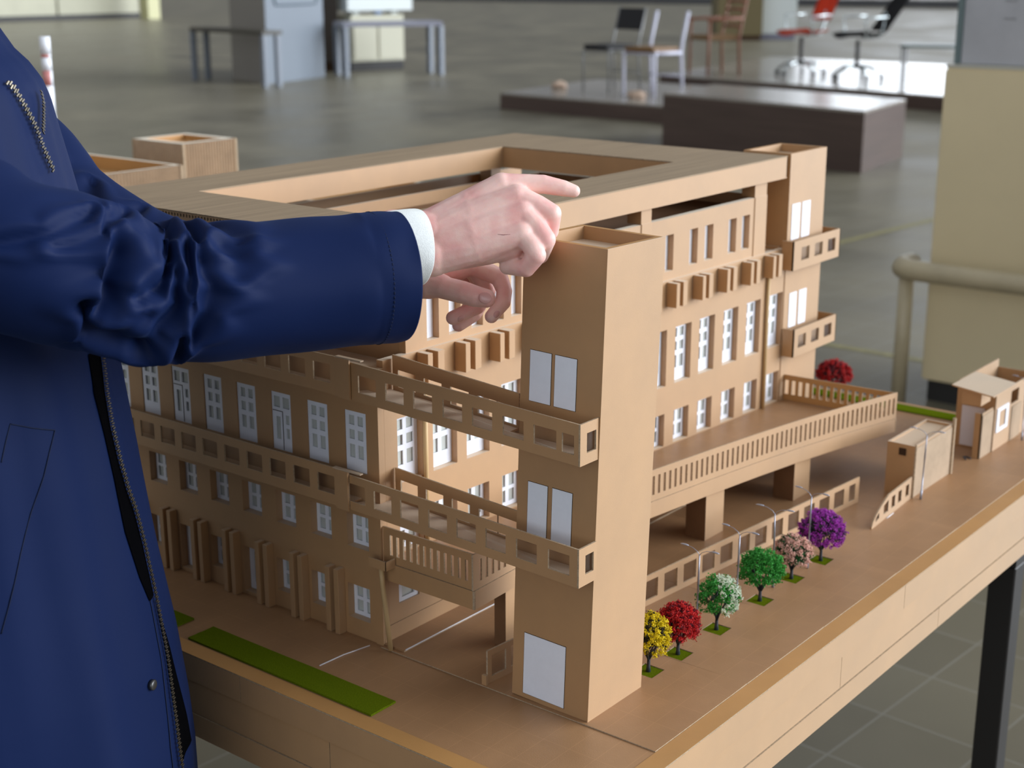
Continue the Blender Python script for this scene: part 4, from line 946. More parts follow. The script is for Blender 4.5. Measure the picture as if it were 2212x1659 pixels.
for k in range(3): box(bm, 3.6185, 3.6195, 0.945, 0.985, 1.27+k*0.055, 1.276+k*0.055)
build('print_marks', bm, mat('faint_print', (0.30, 0.30, 0.31, 1), 0.5), r, at=c)
c = Vector((3.62, 0.8, 1.13)); r = empty('sheet_panel', c, 'upright white sheet with a yellow-green edge beside the acrylic case', 'panel')
bm = B(); box(bm, 3.600, 3.604, 0.822, 0.8575, 1.129, 1.7); build('sheet', bm, wbx, r, at=c)
bm = B(); box(bm, 3.596, 3.606, 0.858, 0.8635, 1.129, 1.7); box(bm, 3.596, 3.606, 0.816, 0.8215, 1.129, 1.7); build('edge', bm, mat('yellow_green_edge', (0.42, 0.46, 0.08, 1), 0.5), r, at=c)
bm = B(); box(bm, 3.63, 3.93, 0.45, 0.812, 1.129, 1.7); tag(build('dark_case', bm, mat('grey_case', (0.16, 0.16, 0.19, 1), 0.4), at=(3.8, 0.7, 1.13)), 'grey case on the beige cabinet cut by the right edge of the photo', 'case')
PD = {"RH":[[[-0.0966,0.1571,1.188,0.024],[-0.0703,0.1349,1.1859,0.0235]],[[-0.1027,0.1518,1.1744,0.024],[-0.0773,0.129,1.172,0.0225]],[[-0.0645,0.1372,1.1888,0.0225],[-0.0381,0.1141,1.2106,0.0175],[-0.017,0.0935,1.2307,0.0122]],[[-0.0711,0.1343,1.1826,0.023],[-0.0449,0.1057,1.2028,0.018],[-0.0184,0.0743,1.2214,0.0125]],[[-0.0751,0.1309,1.1749,0.0225],[-0.0525,0.0995,1.1903,0.018],[-0.0222,0.0648,1.2083,0.0125]],[[-0.0781,0.1284,1.1687,0.0185],[-0.0541,0.0927,1.1784,0.016],[-0.0308,0.0591,1.1904,0.013]],[[-0.066,0.1219,1.1694,0.0165],[-0.0451,0.0891,1.1731,0.0125],[-0.0335,0.0683,1.1777,0.011]],[[-0.031,0.0813,1.1763,0.0125],[-0.0226,0.0656,1.1725,0.0095]],[[-0.0551,0.1313,1.1763,0.016],[-0.0244,0.1005,1.1928,0.015],[-0.0139,0.0812,1.1978,0.014]],[[-0.017,0.0935,1.2307,0.0118],[-0.0026,0.0791,1.2312,0.01],[0.0095,0.0656,1.2314,0.009],[0.0216,0.0504,1.2275,0.0077],[0.0277,0.0431,1.2249,0.0062]],[[-0.0184,0.0743,1.2214,0.012],[-0.0091,0.0577,1.2142,0.0104],[-0.0027,0.0465,1.2072,0.0098],[0.001,0.0508,1.1903,0.0086],[-0.0028,0.0597,1.1812,0.0074]],[[-0.0222,0.0648,1.2083,0.012],[-0.0194,0.0508,1.1965,0.0104],[-0.0184,0.0414,1.1859,0.01],[-0.0071,0.0559,1.1683,0.0086],[-0.0004,0.0752,1.1632,0.0074]],[[-0.0308,0.0591,1.1904,0.0112],[-0.0311,0.047,1.1815,0.0095],[-0.032,0.041,1.1734,0.0092],[-0.0333,0.0517,1.1603,0.0084],[-0.0323,0.0749,1.159,0.0076]],[[-0.0425,0.1451,1.1862,0.015],[-0.0104,0.1376,1.1995,0.0115],[0.01,0.1228,1.2082,0.0088]]],"LH":[[[-0.0656,0.2246,1.1399,0.026],[-0.034,0.1987,1.1334,0.0235]],[[-0.034,0.1987,1.1334,0.0225],[-0.0056,0.1813,1.1366,0.0175],[0.0108,0.1592,1.1442,0.012]],[[-0.0268,0.2054,1.1314,0.02],[0.0072,0.1925,1.1416,0.017],[0.0277,0.1704,1.1495,0.0125]],[[-0.0232,0.2088,1.1304,0.02],[0.0142,0.2048,1.1438,0.017],[0.0391,0.1892,1.1489,0.012]],[[-0.0384,0.1936,1.1283,0.015],[-0.0319,0.1733,1.1308,0.016],[-0.0295,0.1576,1.1288,0.0118]],[[-0.0296,0.1575,1.1279,0.0112],[-0.0219,0.1377,1.1242,0.0112],[-0.0172,0.1271,1.1212,0.0106],[-0.0122,0.1168,1.1195,0.0092]],[[0.0106,0.1602,1.1459,0.0112],[0.0225,0.1482,1.1376,0.0098],[0.0319,0.1365,1.1306,0.009],[0.0306,0.129,1.1178,0.008],[0.0242,0.1257,1.1077,0.0078],[0.0089,0.1279,1.0961,0.0068]],[[0.0265,0.1712,1.1478,0.0112],[0.0307,0.1605,1.1287,0.0094],[0.0306,0.151,1.1148,0.0086],[0.0149,0.1512,1.1015,0.0078],[-0.0097,0.1617,1.0933,0.0072]],[[0.0371,0.1876,1.1471,0.011],[0.0423,0.1739,1.1241,0.009],[0.0396,0.1627,1.107,0.0082],[0.0238,0.1618,1.0908,0.0072],[0.0054,0.1676,1.082,0.0066]],[[0.0434,0.1991,1.1457,0.01],[0.0484,0.1914,1.1209,0.008],[0.0428,0.1807,1.104,0.007],[0.032,0.1791,1.0926,0.006]]],"nails":[[-0.0205,0.1116,1.1221,0.0115,0.0085],[-0.0097,0.1473,1.0912,0.0075,0.005],[0.0081,0.119,1.0999,0.006,0.004]],"scratch":[[-0.0582,0.0662,1.1964],[-0.0554,0.062,1.1952],[-0.0512,0.0568,1.1952]],"RS":[[-0.4697,0.4847,1.2759,0.08],[-0.4684,0.4077,1.2569,0.078],[-0.4621,0.3508,1.2407,0.075],[-0.4549,0.311,1.2281,0.071],[-0.4456,0.2818,1.2189,0.067],[-0.4349,0.2616,1.2112,0.0625],[-0.4141,0.2476,1.2012,0.063],[-0.3866,0.2421,1.1915,0.0634],[-0.3633,0.2328,1.1805,0.0612],[-0.3346,0.2236,1.166,0.0561],[-0.3075,0.2128,1.162,0.0579],[-0.2816,0.1995,1.1602,0.0581],[-0.2252,0.1749,1.1587,0.0586],[-0.1691,0.1462,1.1588,0.0586],[-0.1502,0.1361,1.1591,0.0585],[-0.126,0.1238,1.1584,0.0582]],"SC":[[-0.1313,0.1535,1.1798,0.033],[-0.119,0.1479,1.1795,0.034],[-0.1019,0.1397,1.1792,0.0348],[-0.088,0.1335,1.1783,0.0342]],"LS":[[-0.2123,0.6521,1.2537,0.07],[-0.2,0.6077,1.2268,0.07],[-0.1962,0.5673,1.2033,0.066],[-0.1949,0.5293,1.1785,0.062],[-0.1872,0.4683,1.1573,0.058],[-0.1749,0.4121,1.1409,0.054],[-0.1515,0.3561,1.1372,0.047],[-0.1158,0.2951,1.1382,0.048],[-0.0802,0.2417,1.1373,0.045]],"GR":[[[[5.0,-0.283],[5.827,-0.517],[6.587,-0.905]],0.01],[[[5.933,-0.365],[6.733,-0.554],[7.429,-1.037],[7.786,-1.325]],0.01],[[[8.3,0.017],[8.812,-0.362],[9.307,-0.873]],0.012],[[[9.92,-0.236],[9.987,-0.512],[10.067,-0.958]],0.009],[[[10.2,0.539],[10.64,0.063],[10.787,-0.304],[10.533,-0.738]],0.012],[[[8.975,0.857],[9.053,0.356],[9.56,-0.035],[9.48,-0.471]],0.011],[[[11.147,-0.391],[11.233,-0.71],[11.093,-1.006]],0.011],[[[7.571,-0.601],[7.529,-0.119],[7.643,0.25]],0.02],[[[9.84,0.992],[9.773,0.495]],0.01],[[[8.625,-0.663],[9.0,-1.083],[9.4,-0.987]],0.008],[[[6.6,0.374],[7.714,0.582],[9.0,0.813]],0.016]],"O":[-0.3872,0.4824],"FR":[[1.3565,0.0979,-0.0],[1.3446,0.1093,-0.0],[1.3282,0.1196,-0.0],[1.3114,0.1253,-0.0],[1.2802,0.1315,0.0],[1.2391,0.1402,-0.0],[1.1972,0.1491,-0.0],[1.1546,0.1582,-0.0],[1.1112,0.1653,-0.0],[1.0671,0.1725,0.0],[0.9763,0.1856,-0.0],[0.8822,0.1965,0.0],[0.7845,0.2096,-0.0],[0.7087,0.2166,0.0],[0.6522,0.2204,-0.0]],"ZU":[[1.3329,0.26],[1.3239,0.225],[1.3106,0.195],[1.297,0.155],[1.286,0.14],[1.273,0.13],[1.2625,0.11],[1.2532,0.095]],"ZL":[[1.0861,0.105],[1.0537,0.15],[1.0222,0.175],[0.9888,0.175],[0.9602,0.155],[0.9396,0.125],[0.8999,0.095],[0.866,0.085],[0.842,0.085],[0.7957,0.105],[0.7505,0.14],[0.7044,0.17],[0.6755,0.175]],"BL":[[1.0938,0.225],[1.0601,0.26],[1.0183,0.25],[0.9673,0.25],[0.9263,0.245],[0.876,0.195],[0.8483,0.15]],"ZS":[[1.3203,-0.02],[1.3107,0.005],[1.2991,0.055],[1.2878,0.11]],"SN":[0.7753,0.275],"PK":[[[1.0418,0.53],[1.0238,0.58],[1.0055,0.625],[0.9768,0.705],[0.9438,0.785],[0.9101,0.855],[0.88,0.915]],[[1.0568,0.72],[1.0487,0.625],[1.0418,0.53]],[[1.0568,0.72],[1.0417,0.76],[1.0272,0.795]]]}
# ================================================================== THE PERSON
EF, ES, EZ = Vector((0.623, -0.782, 0)), Vector((-0.782, -0.623, 0)), Vector((0, 0, 1))
PO = Vector((PD['O'][0], PD['O'][1], 0))
def lerp_tab(tab, x):
    if x <= tab[0][0]: return tab[0][1]
    for (a, p), (b, q) in zip(tab, tab[1:]):
        if x <= b: return p+(q-p)*(x-a)/(b-a)
    return tab[-1][1]
FT = sorted([(r_[0], r_[1]) for r_ in PD['FR']])
FT = [(0.50, 0.215), (0.60, 0.221)]+[p for p in FT if p[0] > 0.61]+[(1.385, 0.082), (1.41, 0.075), (1.46, 0.075)]
AS = [(.6, .23), (.9, .21), (1.25, .20), (1.33, .185), (1.38, .14), (1.42, .085), (1.46, .08)]
def tor(z, ph, off=0.0):
    a = lerp_tab(FT, z); af = a+0.03; s = lerp_tab(AS, z)
    if abs(ph) > math.pi/2: af = min(af, 0.15)
    p = PO+EF*(-0.03+af*math.cos(ph))+ES*(s*math.sin(ph))+EZ*z
    n = (EF*math.cos(ph)/af+ES*math.sin(ph)/s).normalized()
    q = Vector((math.cos(ph)*3.2, math.sin(ph)*3.2, z*2.2))
    d = 0.0045*noise.noise(q*1.4)+0.003*noise.noise(Vector((math.cos(ph)*7, math.sin(ph)*7, z*3)))
    if z < 1.0 and abs(ph) > 0.25: d += (1.0-z)*0.022*math.sin(ph*9+z*5)*min(1, (abs(ph)-0.25)/0.3)
    return p+n*(d+off)
navy = bpy.data.materials.new('navy_jacket_fabric'); navy.use_nodes = True
N = navy.node_tree.nodes; L = navy.node_tree.links; b = N['Principled BSDF']
b.inputs['Base Color'].default_value = (0.0045, 0.0120, 0.052, 1); b.inputs['Roughness'].default_value = 0.60; b.inputs['Specular IOR Level'].default_value = 0.09
b.inputs['Sheen Weight'].default_value = 0.04; b.inputs['Sheen Roughness'].default_value = 0.4; b.inputs['Sheen Tint'].default_value = (0.25, 0.4, 0.9, 1)
co = N.new('ShaderNodeTexCoord'); n1 = N.new('ShaderNodeTexNoise'); n1.inputs['Scale'].default_value = 1600; n1.inputs['Detail'].default_value = 3; L.new(co.outputs['Object'], n1.inputs['Vector'])
n2 = N.new('ShaderNodeTexNoise'); n2.inputs['Scale'].default_value = 16; n2.inputs['Detail'].default_value = 2; L.new(co.outputs['Object'], n2.inputs['Vector'])
ad = N.new('ShaderNodeMath'); ad.operation = 'MULTIPLY_ADD'; ad.inputs[1].default_value = 0.08; L.new(n1.outputs['Fac'], ad.inputs[0]); L.new(n2.outputs['Fac'], ad.inputs[2])
bp = N.new('ShaderNodeBump'); bp.inputs['Strength'].default_value = 0.25; bp.inputs['Distance'].default_value = 0.0016; L.new(ad.outputs[0], bp.inputs['Height']); L.new(bp.outputs[0], b.inputs['Normal'])
lining = mat('shaded_lining', (0.002, 0.002, 0.003, 1), 0.9, 0.05)
seamm = mat('navy_seam', (0.006, 0.011, 0.034, 1), 0.7, 0.2)
knit = mat('white_cuff_cloth', (0.74, 0.76, 0.74, 1), 0.9, 0.2, nscale=500, namt=0.08, bump=0.5, bscale=900, sheen=0.3)
zipm = mat('antique_zip_metal', (0.17, 0.15, 0.115, 1), 0.38, 0.6, metal=0.9)
snapm = mat('gunmetal_snap', (0.10, 0.10, 0.10, 1), 0.35, 0.6, metal=0.8)
skin = bpy.data.materials.new('skin'); skin.use_nodes = True
N = skin.node_tree.nodes; L = skin.node_tree.links; b = N['Principled BSDF']
b.inputs['Roughness'].default_value = 0.48; b.inputs['Specular IOR Level'].default_value = 0.4
b.inputs['Subsurface Weight'].default_value = 0.25; b.inputs['Subsurface Radius'].default_value = (0.006, 0.002, 0.001); b.inputs['Subsurface Scale'].default_value = 0.5
co = N.new('ShaderNodeTexCoord'); n1 = N.new('ShaderNodeTexNoise'); n1.inputs['Scale'].default_value = 42; n1.inputs['Detail'].default_value = 3; L.new(co.outputs['Object'], n1.inputs['Vector'])
cr_ = N.new('ShaderNodeValToRGB'); e = cr_.color_ramp.elements
e[0].position = 0.36; e[0].color = (0.78, 0.41, 0.37, 1); e[1].position = 0.62; e[1].color = (0.86, 0.57, 0.50, 1)
L.new(n1.outputs['Fac'], cr_.inputs[0]); L.new(cr_.outputs[0], b.inputs['Base Color'])
n2 = N.new('ShaderNodeTexVoronoi'); n2.inputs['Scale'].default_value = 900; L.new(co.outputs['Object'], n2.inputs['Vector'])
n3 = N.new('ShaderNodeTexNoise'); n3.inputs['Scale'].default_value = 220; n3.inputs['Detail'].default_value = 5; L.new(co.outputs['Object'], n3.inputs['Vector'])
ad = N.new('ShaderNodeMath'); ad.operation = 'MULTIPLY_ADD'; ad.inputs[1].default_value = 0.25; L.new(n2.outputs['Distance'], ad.inputs[0]); L.new(n3.outputs['Fac'], ad.inputs[2])
bp = N.new('ShaderNodeBump'); bp.inputs['Strength'].default_value = 0.25; bp.inputs['Distance'].default_value = 0.0007; L.new(ad.outputs[0], bp.inputs['Height']); L.new(bp.outputs[0], b.inputs['Normal'])
nailm = mat('fingernail', (0.66, 0.36, 0.33, 1), 0.22, 0.6)

man = empty('person', (PO.x, PO.y, 0), 'person in a navy zip jacket at the left, pointing at the model', 'person')
def ball_chain(bm, ch, seg=14):
    """tapered limb: rounded ends, smooth radius change"""
    pts = []
    for (x, y, z, r), (x1, y1, z1, r1) in zip(ch, ch[1:]):
        n = max(2, int((Vector((x, y, z))-Vector((x1, y1, z1))).length/0.003))
        for k in range(n):
            t = k/n; pts.append((Vector((x, y, z)).lerp(Vector((x1, y1, z1)), t), r+(r1-r)*t))
    pts.append((Vector(ch[-1][:3]), ch[-1][3]))
    a, ra = pts[0]; b_, rb = pts[-1]
    tube(bm, [p for p, _ in pts], [r for _, r in pts], seg)
    for p, r in [(Vector(c[:3]), c[3]) for c in ch]:
        bmesh.ops.create_icosphere(bm, subdivisions=3, radius=r*1.003, matrix=Matrix.Translation(p))
def remeshed(bm, voxel, smooth, fac=0.5):
    me = bpy.data.meshes.new('tmp'); bm.to_mesh(me); bm.free()
    o = bpy.data.objects.new('tmp', me); COL.objects.link(o)
    m = o.modifiers.new('r', 'REMESH'); m.mode = 'VOXEL'; m.voxel_size = voxel
    m = o.modifiers.new('s', 'SMOOTH'); m.iterations = smooth; m.factor = fac
    dg = bpy.context.evaluated_depsgraph_get(); ev = o.evaluated_get(dg); out = bpy.data.meshes.new_from_object(ev)
    bpy.data.objects.remove(o); bpy.data.meshes.remove(me)
    return out
hb = B()
for ch in PD['RH']: ball_chain(hb, ch)
right_hand = remeshed(hb, 0.0011, 9)
hb = B()
for ch in PD['LH']: ball_chain(hb, ch)
left_hand = remeshed(hb, 0.0011, 8)
# torso core, neck, head, arms up to the sleeves (mostly under the clothes)
hb = B(); c0 = PO+EF*(-0.02)
def pt(f, s, z): p = PO+EF*f+ES*s; return [p.x, p.y, z]
for ch in ([pt(-.03, 0, .92)+[.13], pt(-.03, 0, 1.10)+[.12], pt(-.03, 0, 1.27)+[.11], pt(-.02, 0, 1.36)+[.07]],
           [pt(-.02, 0, 1.34)+[.058], pt(.0, 0, 1.47)+[.055]],
           [pt(.015, 0, 1.535)+[.080], pt(.0, 0, 1.575)+[.092], pt(.02, 0, 1.585)+[.088]],
           [pt(.055, 0, 1.495)+[.040], pt(.040, .02, 1.51)+[.042], pt(.040, -.02, 1.51)+[.042]],
           [pt(.075, 0, 1.53)+[.036], pt(.085, 0, 1.55)+[.02]],
           [pt(.105, 0, 1.575)+[.009], pt(.120, 0, 1.548)+[.013]],
           [pt(.098, -.018, 1.515)+[.009], pt(.104, 0, 1.516)+[.010], pt(.098, .018, 1.515)+[.009]],
           [pt(.0, .085, 1.575)+[.012], pt(-.012, .092, 1.555)+[.013], pt(.0, .085, 1.535)+[.009]],
           [pt(.0, -.085, 1.575)+[.012], pt(-.012, -.092, 1.555)+[.013], pt(.0, -.085, 1.535)+[.009]],
           [q[:3]+[.045-.0012*k] for k, q in enumerate(PD['RS'][:-2])],
           [q[:3]+[.042-.0018*k] for k, q in enumerate(PD['LS'])],
           [pt(-.03, .09, .90)+[.09], pt(-.03, .10, .48)+[.055], pt(-.05, .10, .10)+[.038]],
           [pt(-.03, -.09, .90)+[.09], pt(-.01, -.10, .48)+[.055], pt(-.02, -.10, .10)+[.038]],
           [pt(-.03, 0, 1.34)+[.07], PD['RS'][1][:3]+[.05]], [pt(-.03, 0, 1.34)+[.07], PD['LS'][1][:3]+[.05]]):
    ch = [list(c) for c in ch]
    ball_chain(hb, ch, 16)
core = remeshed(hb, 0.006, 4)
bmj = B()
for me_ in (right_hand, left_hand, core): bmj.from_mesh(me_)
for f in bmj.faces: f.smooth = True
body = build('body', bmj, skin, man)
from mathutils.bvhtree import BVHTree
_bb = B(); _bb.from_mesh(right_hand); bvR = BVHTree.FromBMesh(_bb); _bb.free()
_bb = B(); _bb.from_mesh(left_hand); bvL = BVHTree.FromBMesh(_bb); _bb.free()
VIEW = (Vector((-1.0645, -0.7543, 1.4227))-PO-EZ*1.1).normalized()      # the side of the hands that is turned to the room
def nail(p, a, b_, along, bv):
    q, n, _, _ = bv.find_nearest(Vector(p)); along = Vector(along); along = (along-n*along.dot(n)).normalized(); w = n.cross(along)
    bm = B(); bmesh.ops.create_icosphere(bm, subdivisions=3, radius=1)
    for v in bm.verts:
        c = v.co.copy(); v.co = q+along*c.x*a*0.5+w*c.y*b_*0.5+n*(c.z*0.0009-0.0008*(c.y**2)+0.0003)
    build('fingernail', bm, nailm, man, at=q, smooth=True)
nn = PD['nails']; du = Vector(PD['LH'][5][3][:3])-Vector(PD['LH'][5][1][:3])
nail(nn[0][:3], 0.0125, 0.0110, du, bvL)
nail(nn[1][:3], 0.0075, 0.0070, Vector(PD['LH'][7][4][:3])-Vector(PD['LH'][7][3][:3]), bvL)
nail(nn[2][:3], 0.0080, 0.0060, Vector(PD['LH'][6][5][:3])-Vector(PD['LH'][6][4][:3]), bvL)
sc = []
for p in PD['scratch']: q, n, _, _ = bvR.find_nearest(Vector(p)); sc.append(q+n*0.00005)
bm = B(); tube(bm, sc, [0.0001, 0.0003, 0.0001], 6); build('scratch', bm, mat('scratch_red', (0.22, 0.03, 0.03, 1), 0.6), man)
# face and hair
def ell(name, c, s, m, parent=man):
    bm = B(); bmesh.ops.create_icosphere(bm, subdivisions=3, radius=1)
    for v in bm.verts: v.co = Vector(c)+EF*v.co.x*s[0]+ES*v.co.y*s[1]+EZ*v.co.z*s[2]
    return build(name, bm, m, parent, at=c, smooth=True)
eyew = mat('eye_white', (0.7, 0.7, 0.7, 1), 0.2); iris = mat('brown_iris', (0.05, 0.025, 0.01, 1), 0.2); hairm = mat('brown_hair', (0.035, 0.02, 0.01, 1), 0.6, nscale=300, namt=0.5, stretch=(1, 1, 0.2), bump=0.6, bscale=500)
lipm = mat('lips', (0.42, 0.14, 0.12, 1), 0.4)
for s_ in (1, -1):
    e_ = ell('eye', pt(.090, s_*.032, 1.567), (.012, .013, .009), eyew); ell('iris', pt(.1015, s_*.032, 1.567), (.002, .005, .005), iris, e_)
    ell('eyebrow', pt(.103, s_*.034, 1.588), (.004, .017, .0035), hairm)
ell('lips', pt(.110, 0, 1.516), (.006, .022, .007), lipm)
bm = B(); bmesh.ops.create_icosphere(bm, subdivisions=5, radius=1)
for v in bm.verts:
    c = v.co.copy(); k = 1+0.035*noise.noise(c*6); 
    v.co = PO+EF*(-0.004+c.x*0.106*k)+ES*c.y*0.101*k+EZ*(1.592+c.z*0.100*k)
bmesh.ops.delete(bm, geom=[v for v in bm.verts if (v.co-PO).dot(EF) > 0.045 and v.co.z < 1.625 or v.co.z < 1.535], context='VERTS')
bmesh.ops.solidify(bm, geom=bm.faces[:], thickness=0.006); build('hair', bm, hairm, man, smooth=True)

# jacket: torso shell
jk = B(); NZ, NP = 150, 150; rows = []
for i in range(NZ+1):
    z = 0.56+(1.445-0.56)*i/NZ
    rows.append([jk.verts.new(tor(z, -math.pi+2*math.pi*j/NP)) for j in range(NP)])
for i in range(NZ):
    for j in range(NP): jk.faces.new([rows[i][j], rows[i][(j+1) % NP], rows[i+1][(j+1) % NP], rows[i+1][j]])
def catmull(P, n):
    out = []
    Q = [P[0]]+P+[P[-1]]
    for i in range(len(P)-1):
        a, b_, c, d = [Vector(q) for q in Q[i:i+4]]
        for k in range(n):
            t = k/n; out.append((i+t, 0.5*((2*b_)+(c-a)*t+(2*a-5*b_+4*c-d)*t*t+(3*b_-a-3*c+d)*t**3)))
    out.append((len(P)-1, Vector(P[-1]))); return out
def sleeve(bm, P, grooves, n=16, seg=110, seed=0, seam=None, amp=0.0011):
    cm = catmull([Vector(p) for p in P], n); rings = []
    for k, (s, q) in enumerate(cm):
        c = Vector(q[:3]); r = q[3]
        a = Vector(cm[min(k+1, len(cm)-1)][1][:3])-Vector(cm[max(k-1, 0)][1][:3]); ax = a.normalized()
        D = (-EZ+ax*EZ.dot(ax)).normalized(); Nn = D.cross(ax).normalized()
        if Nn.dot(ES) < 0: Nn = -Nn
        ring = []
        for j in range(seg):
            th = -math.pi+2*math.pi*j/seg
            d = amp*noise.noise(Vector((s*1.1+seed, math.cos(th)*1.6, math.sin(th)*1.6)))*2
            for gp, w in grooves:
                best = 9
                for (s0, t0), (s1, t1) in zip(gp, gp[1:]):
                    L0 = 0.030
                    ax0, ay0, bx0, by0 = s0*L0, t0*r, s1*L0, t1*r; px, py = s*L0, th*r
                    dx, dy = bx0-ax0, by0-ay0; t = max(0, min(1, ((px-ax0)*dx+(py-ay0)*dy)/(dx*dx+dy*dy+1e-12)))
                    dd = math.hypot(px-ax0-dx*t, py-ay0-dy*t); fall = 0.35+0.65*math.sin(math.pi*(0.12+0.76*t)); best = min(best, dd/ (fall+1e-3))
                ww = w*0.62
                d += -w*0.62*math.exp(-(best/ww)**2)+w*0.34*math.exp(-((best-2.0*ww)/(ww*1.1))**2)
            if seam and abs(s-seam) < 0.06: d -= 0.0006
            ring.append(bm.verts.new(c+(D*math.sin(th)+Nn*math.cos(th))*(r+d)))
        rings.append(ring)
    for a, b_ in zip(rings, rings[1:]):
        for j in range(seg): bm.faces.new([a[j], a[(j+1) % seg], b_[(j+1) % seg], b_[j]])
    return rings
def hem(bm, rings, t, back):
    """turn the sleeve end inwards"""
    c = sum((v.co for v in rings[-1]), Vector())/len(rings[-1]); ax = (c-sum((v.co for v in rings[-4]), Vector())/len(rings[-4])).normalized(); seg = len(rings[-1])
    a = rings[-1]; b_ = [bm.verts.new(c+(v.co-c)*(1-t/(v.co-c).length)) for v in a]; d = [bm.verts.new(v.co-ax*back) for v in b_]
    for x, y in ((a, b_), (b_, d)):
        for j in range(seg): bm.faces.new([x[j], x[(j+1) % seg], y[(j+1) % seg], y[j]])
gr = [([(s+3, t) for s, t in g], w) for g, w in PD['GR']] if PD.get('gshift') else [([tuple(q) for q in g], w) for g, w in PD['GR']]
# extra hem ripples and elbow creases on the upper silhouette
gr += [([(9.3, -0.75), (9.75, -1.7)], 0.011), ([(10.5, -0.95), (10.35, -1.8)], 0.010), ([(11.35, -1.0), (11.1, -1.8)], 0.009)]
rg = sleeve(jk, PD['RS'], gr, seed=3); hem(jk, rg, 0.003, 0.035)
lg = sleeve(jk, PD['LS'], [([(2.4, -1.4), (3.0, -0.6)], 0.010), ([(3.6, -1.5), (4.0, -0.8)], 0.009), ([(4.6, -1.6), (4.7, -0.9)], 0.008)], seed=11, seg=80); hem(jk, lg, 0.003, 0.03)
jk.normal_update()
for f in jk.faces: f.smooth = True
jacket = build('jacket', jk, navy, man)
def surf_line(pts, off, n=10):
    out = []
    for (z0, p0), (z1, p1) in zip(pts, pts[1:]):
        for k in range(n): t = k/n; out.append((z0+(z1-z0)*t, p0+(p1-p0)*t))
    out.append(tuple(pts[-1])); return [(z, p, tor(z, p, off)) for z, p in out]
def teeth(bm, line, pitch, lenm, wide, thick):
    """row of little metal teeth across the line"""
    acc = 0; prev = None; k = 0
    for (z, p, q) in line:
        if prev is not None:
            seg = (q-prev); Ls = seg.length; d = seg.normalized()
            while acc < Ls:
                c = prev+d*acc; n = (tor(z, p, 0.02)-tor(z, p, 0)).normalized(); w = n.cross(d).normalized(); o = w*(wide*0.22*(1 if k % 2 else -1)); k += 1
                vs = [bm.verts.new(c+o+w*(a*wide/2)+d*(b_*lenm/2)+n*(e*thick)) for a in (-1, 1) for b_ in (-1, 1) for e in (0, 1)]
                for f in ((0, 1, 3, 2), (4, 6, 7, 5), (0, 4, 5, 1), (2, 3, 7, 6), (1, 5, 7, 3), (0, 2, 6, 4)): bm.faces.new([vs[i] for i in f])
                acc += pitch
            acc -= Ls
        prev = q
bm = B(); teeth(bm, surf_line(PD['ZL'], 0.003), 0.0023, 0.0013, 0.0044, 0.0014); build('zipper', bm, zipm, jacket)
bm = B(); teeth(bm, surf_line(PD['ZU'], 0.003), 0.0023, 0.0013, 0.0050, 0.0014)
build('zipper', bm, zipm, jacket)
bm = B(); teeth(bm, surf_line(PD['ZS'], 0.004), 0.0018, 0.0010, 0.0050, 0.0012); build('pocket_zipper', bm, zipm, jacket)
def strip_between(A, Bq, off, m, name):
    bm = B(); prev = None
    for (z, p0, p1) in [(a[0], a[1], lerp_tab(sorted((q[0], q[1]) for q in Bq), a[0])) for a in A]:
        ring = [bm.verts.new(tor(z, p0+(p1-p0)*k/6, off)) for k in range(7)]
        if prev:
            for k in range(6): bm.faces.new([prev[k], prev[k+1], ring[k+1], ring[k]])
        prev = ring
    bmesh.ops.solidify(bm, geom=bm.faces[:], thickness=0.0008)
    return build(name, bm, m, jacket, smooth=True)
def dens(P, n=8):
    o = []
    for (a, b_), (c, d) in zip(P, P[1:]):
        for k in range(n): o.append((a+(c-a)*k/n, b_+(d-b_)*k/n))
    o.append(tuple(P[-1])); return o
strip_between(dens(PD['BL']), PD['ZL'], 0.0012, lining, 'front_opening')  # black strips laid on the closed shell paint in the shaded open front
zl = [q for q in PD['ZL'] if q[0] < 0.845]
strip_between(dens([(z, p-0.03) for z, p in zl]), [(z, p-0.03-min(0.20, (0.845-z)*1.3)) for z, p in zl], 0.0014, lining, 'front_opening')
bm = B(); tube(bm, [q for _, _, q in surf_line([(z, p+0.055) for z, p in PD['ZL'] if z < 0.87], 0.0006)], 0.0005, 5)
for g in PD['PK']: tube(bm, [q for _, _, q in surf_line(g, 0.0004)], 0.0006, 5)
build('seam', bm, seamm, jacket)
q = tor(PD['SN'][0], PD['SN'][1], 0.001); n = (tor(PD['SN'][0], PD['SN'][1], 0.02)-tor(PD['SN'][0], PD['SN'][1], 0)).normalized()
bm = B(); tube(bm, [q-n*0.001, q+n*0.0022, q+n*0.0030, q+n*0.0032], [0.0052, 0.0052, 0.0042, 0.0010], 24); build('snap_button', bm, snapm, jacket, at=q)
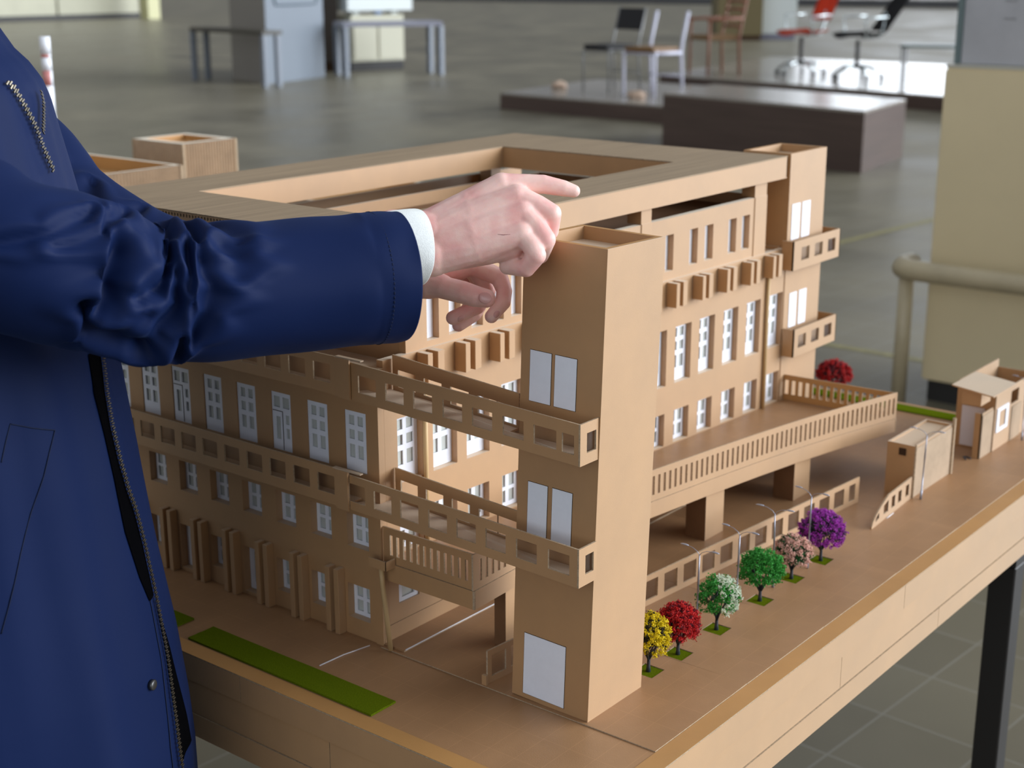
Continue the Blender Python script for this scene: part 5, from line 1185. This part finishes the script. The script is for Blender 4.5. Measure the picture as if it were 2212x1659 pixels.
# stitched line round the right cuff and the white cloth cuff
c1 = catmull([Vector(p) for p in PD['RS']], 16); s_, q_ = c1[-16]; c = Vector(q_[:3]); ax = (Vector(c1[-15][1][:3])-Vector(c1[-17][1][:3])).normalized()
D = (-EZ+ax*EZ.dot(ax)).normalized(); Nn = D.cross(ax)
bm = B(); ringp = [v.co.copy() for v in B().verts]
rr_ = [c+(D*math.sin(t)+Nn*math.cos(t))*(q_[3]+0.0006) for t in [2*math.pi*k/90 for k in range(91)]]
bm2 = B(); 
for k in range(0, 90): tube(bm2, [rr_[k].lerp(rr_[k+1], 0.1), rr_[k].lerp(rr_[k+1], 0.75)], 0.0004, 5)
bm.free(); build('stitching', bm2, seamm, jacket)
bm = B(); rc = sleeve(bm, PD['SC'], [], n=10, seg=72, amp=0.0007, seed=5); hem(bm, rc, 0.0028, 0.03)
for f in bm.faces: f.smooth = True
build('shirt_cuff', bm, knit, man)
# collar
bm = B(); prev = None
for i in range(9):
    z = 1.395+0.06*i/8; ring = [bm.verts.new(tor(min(z, 1.43), -math.pi+2*math.pi*j/60, 0.006+0.004*i/8)+EZ*(z-min(z, 1.43))) for j in range(60)]
    if prev:
        for j in range(60): bm.faces.new([prev[j], prev[(j+1) % 60], ring[(j+1) % 60], ring[j]])
    prev = ring
bmesh.ops.solidify(bm, geom=bm.faces[:], thickness=0.004); build('collar', bm, navy, jacket, smooth=True)
trs = mat('charcoal_trousers', (0.02, 0.02, 0.024, 1), 0.8, nscale=200, namt=0.2); shoe = mat('black_leather', (0.015, 0.013, 0.012, 1), 0.35)
bm = B()
for s_ in (1, -1):
    tube(bm, [pt(-.03, s_*.085, .93), pt(-.03, s_*.09, .80), pt(-.02, s_*.10, .48), pt(-.04, s_*.10, .10), pt(-.04, s_*.10, .045)], [.115, .105, .075, .062, .066], 28)
build('trousers', bm, trs, man)
for s_ in (1, -1):
    bm = B(); ball_chain(bm, [pt(-.08, s_*.10, .045)+[.042], pt(.05, s_*.105, .040)+[.040], pt(.13, s_*.105, .030)+[.030]], 16)
    for v in bm.verts: v.co.z = max(0.0, v.co.z)
    build('shoe', bm, shoe, man, at=pt(-.04, s_*.10, 0), smooth=True)
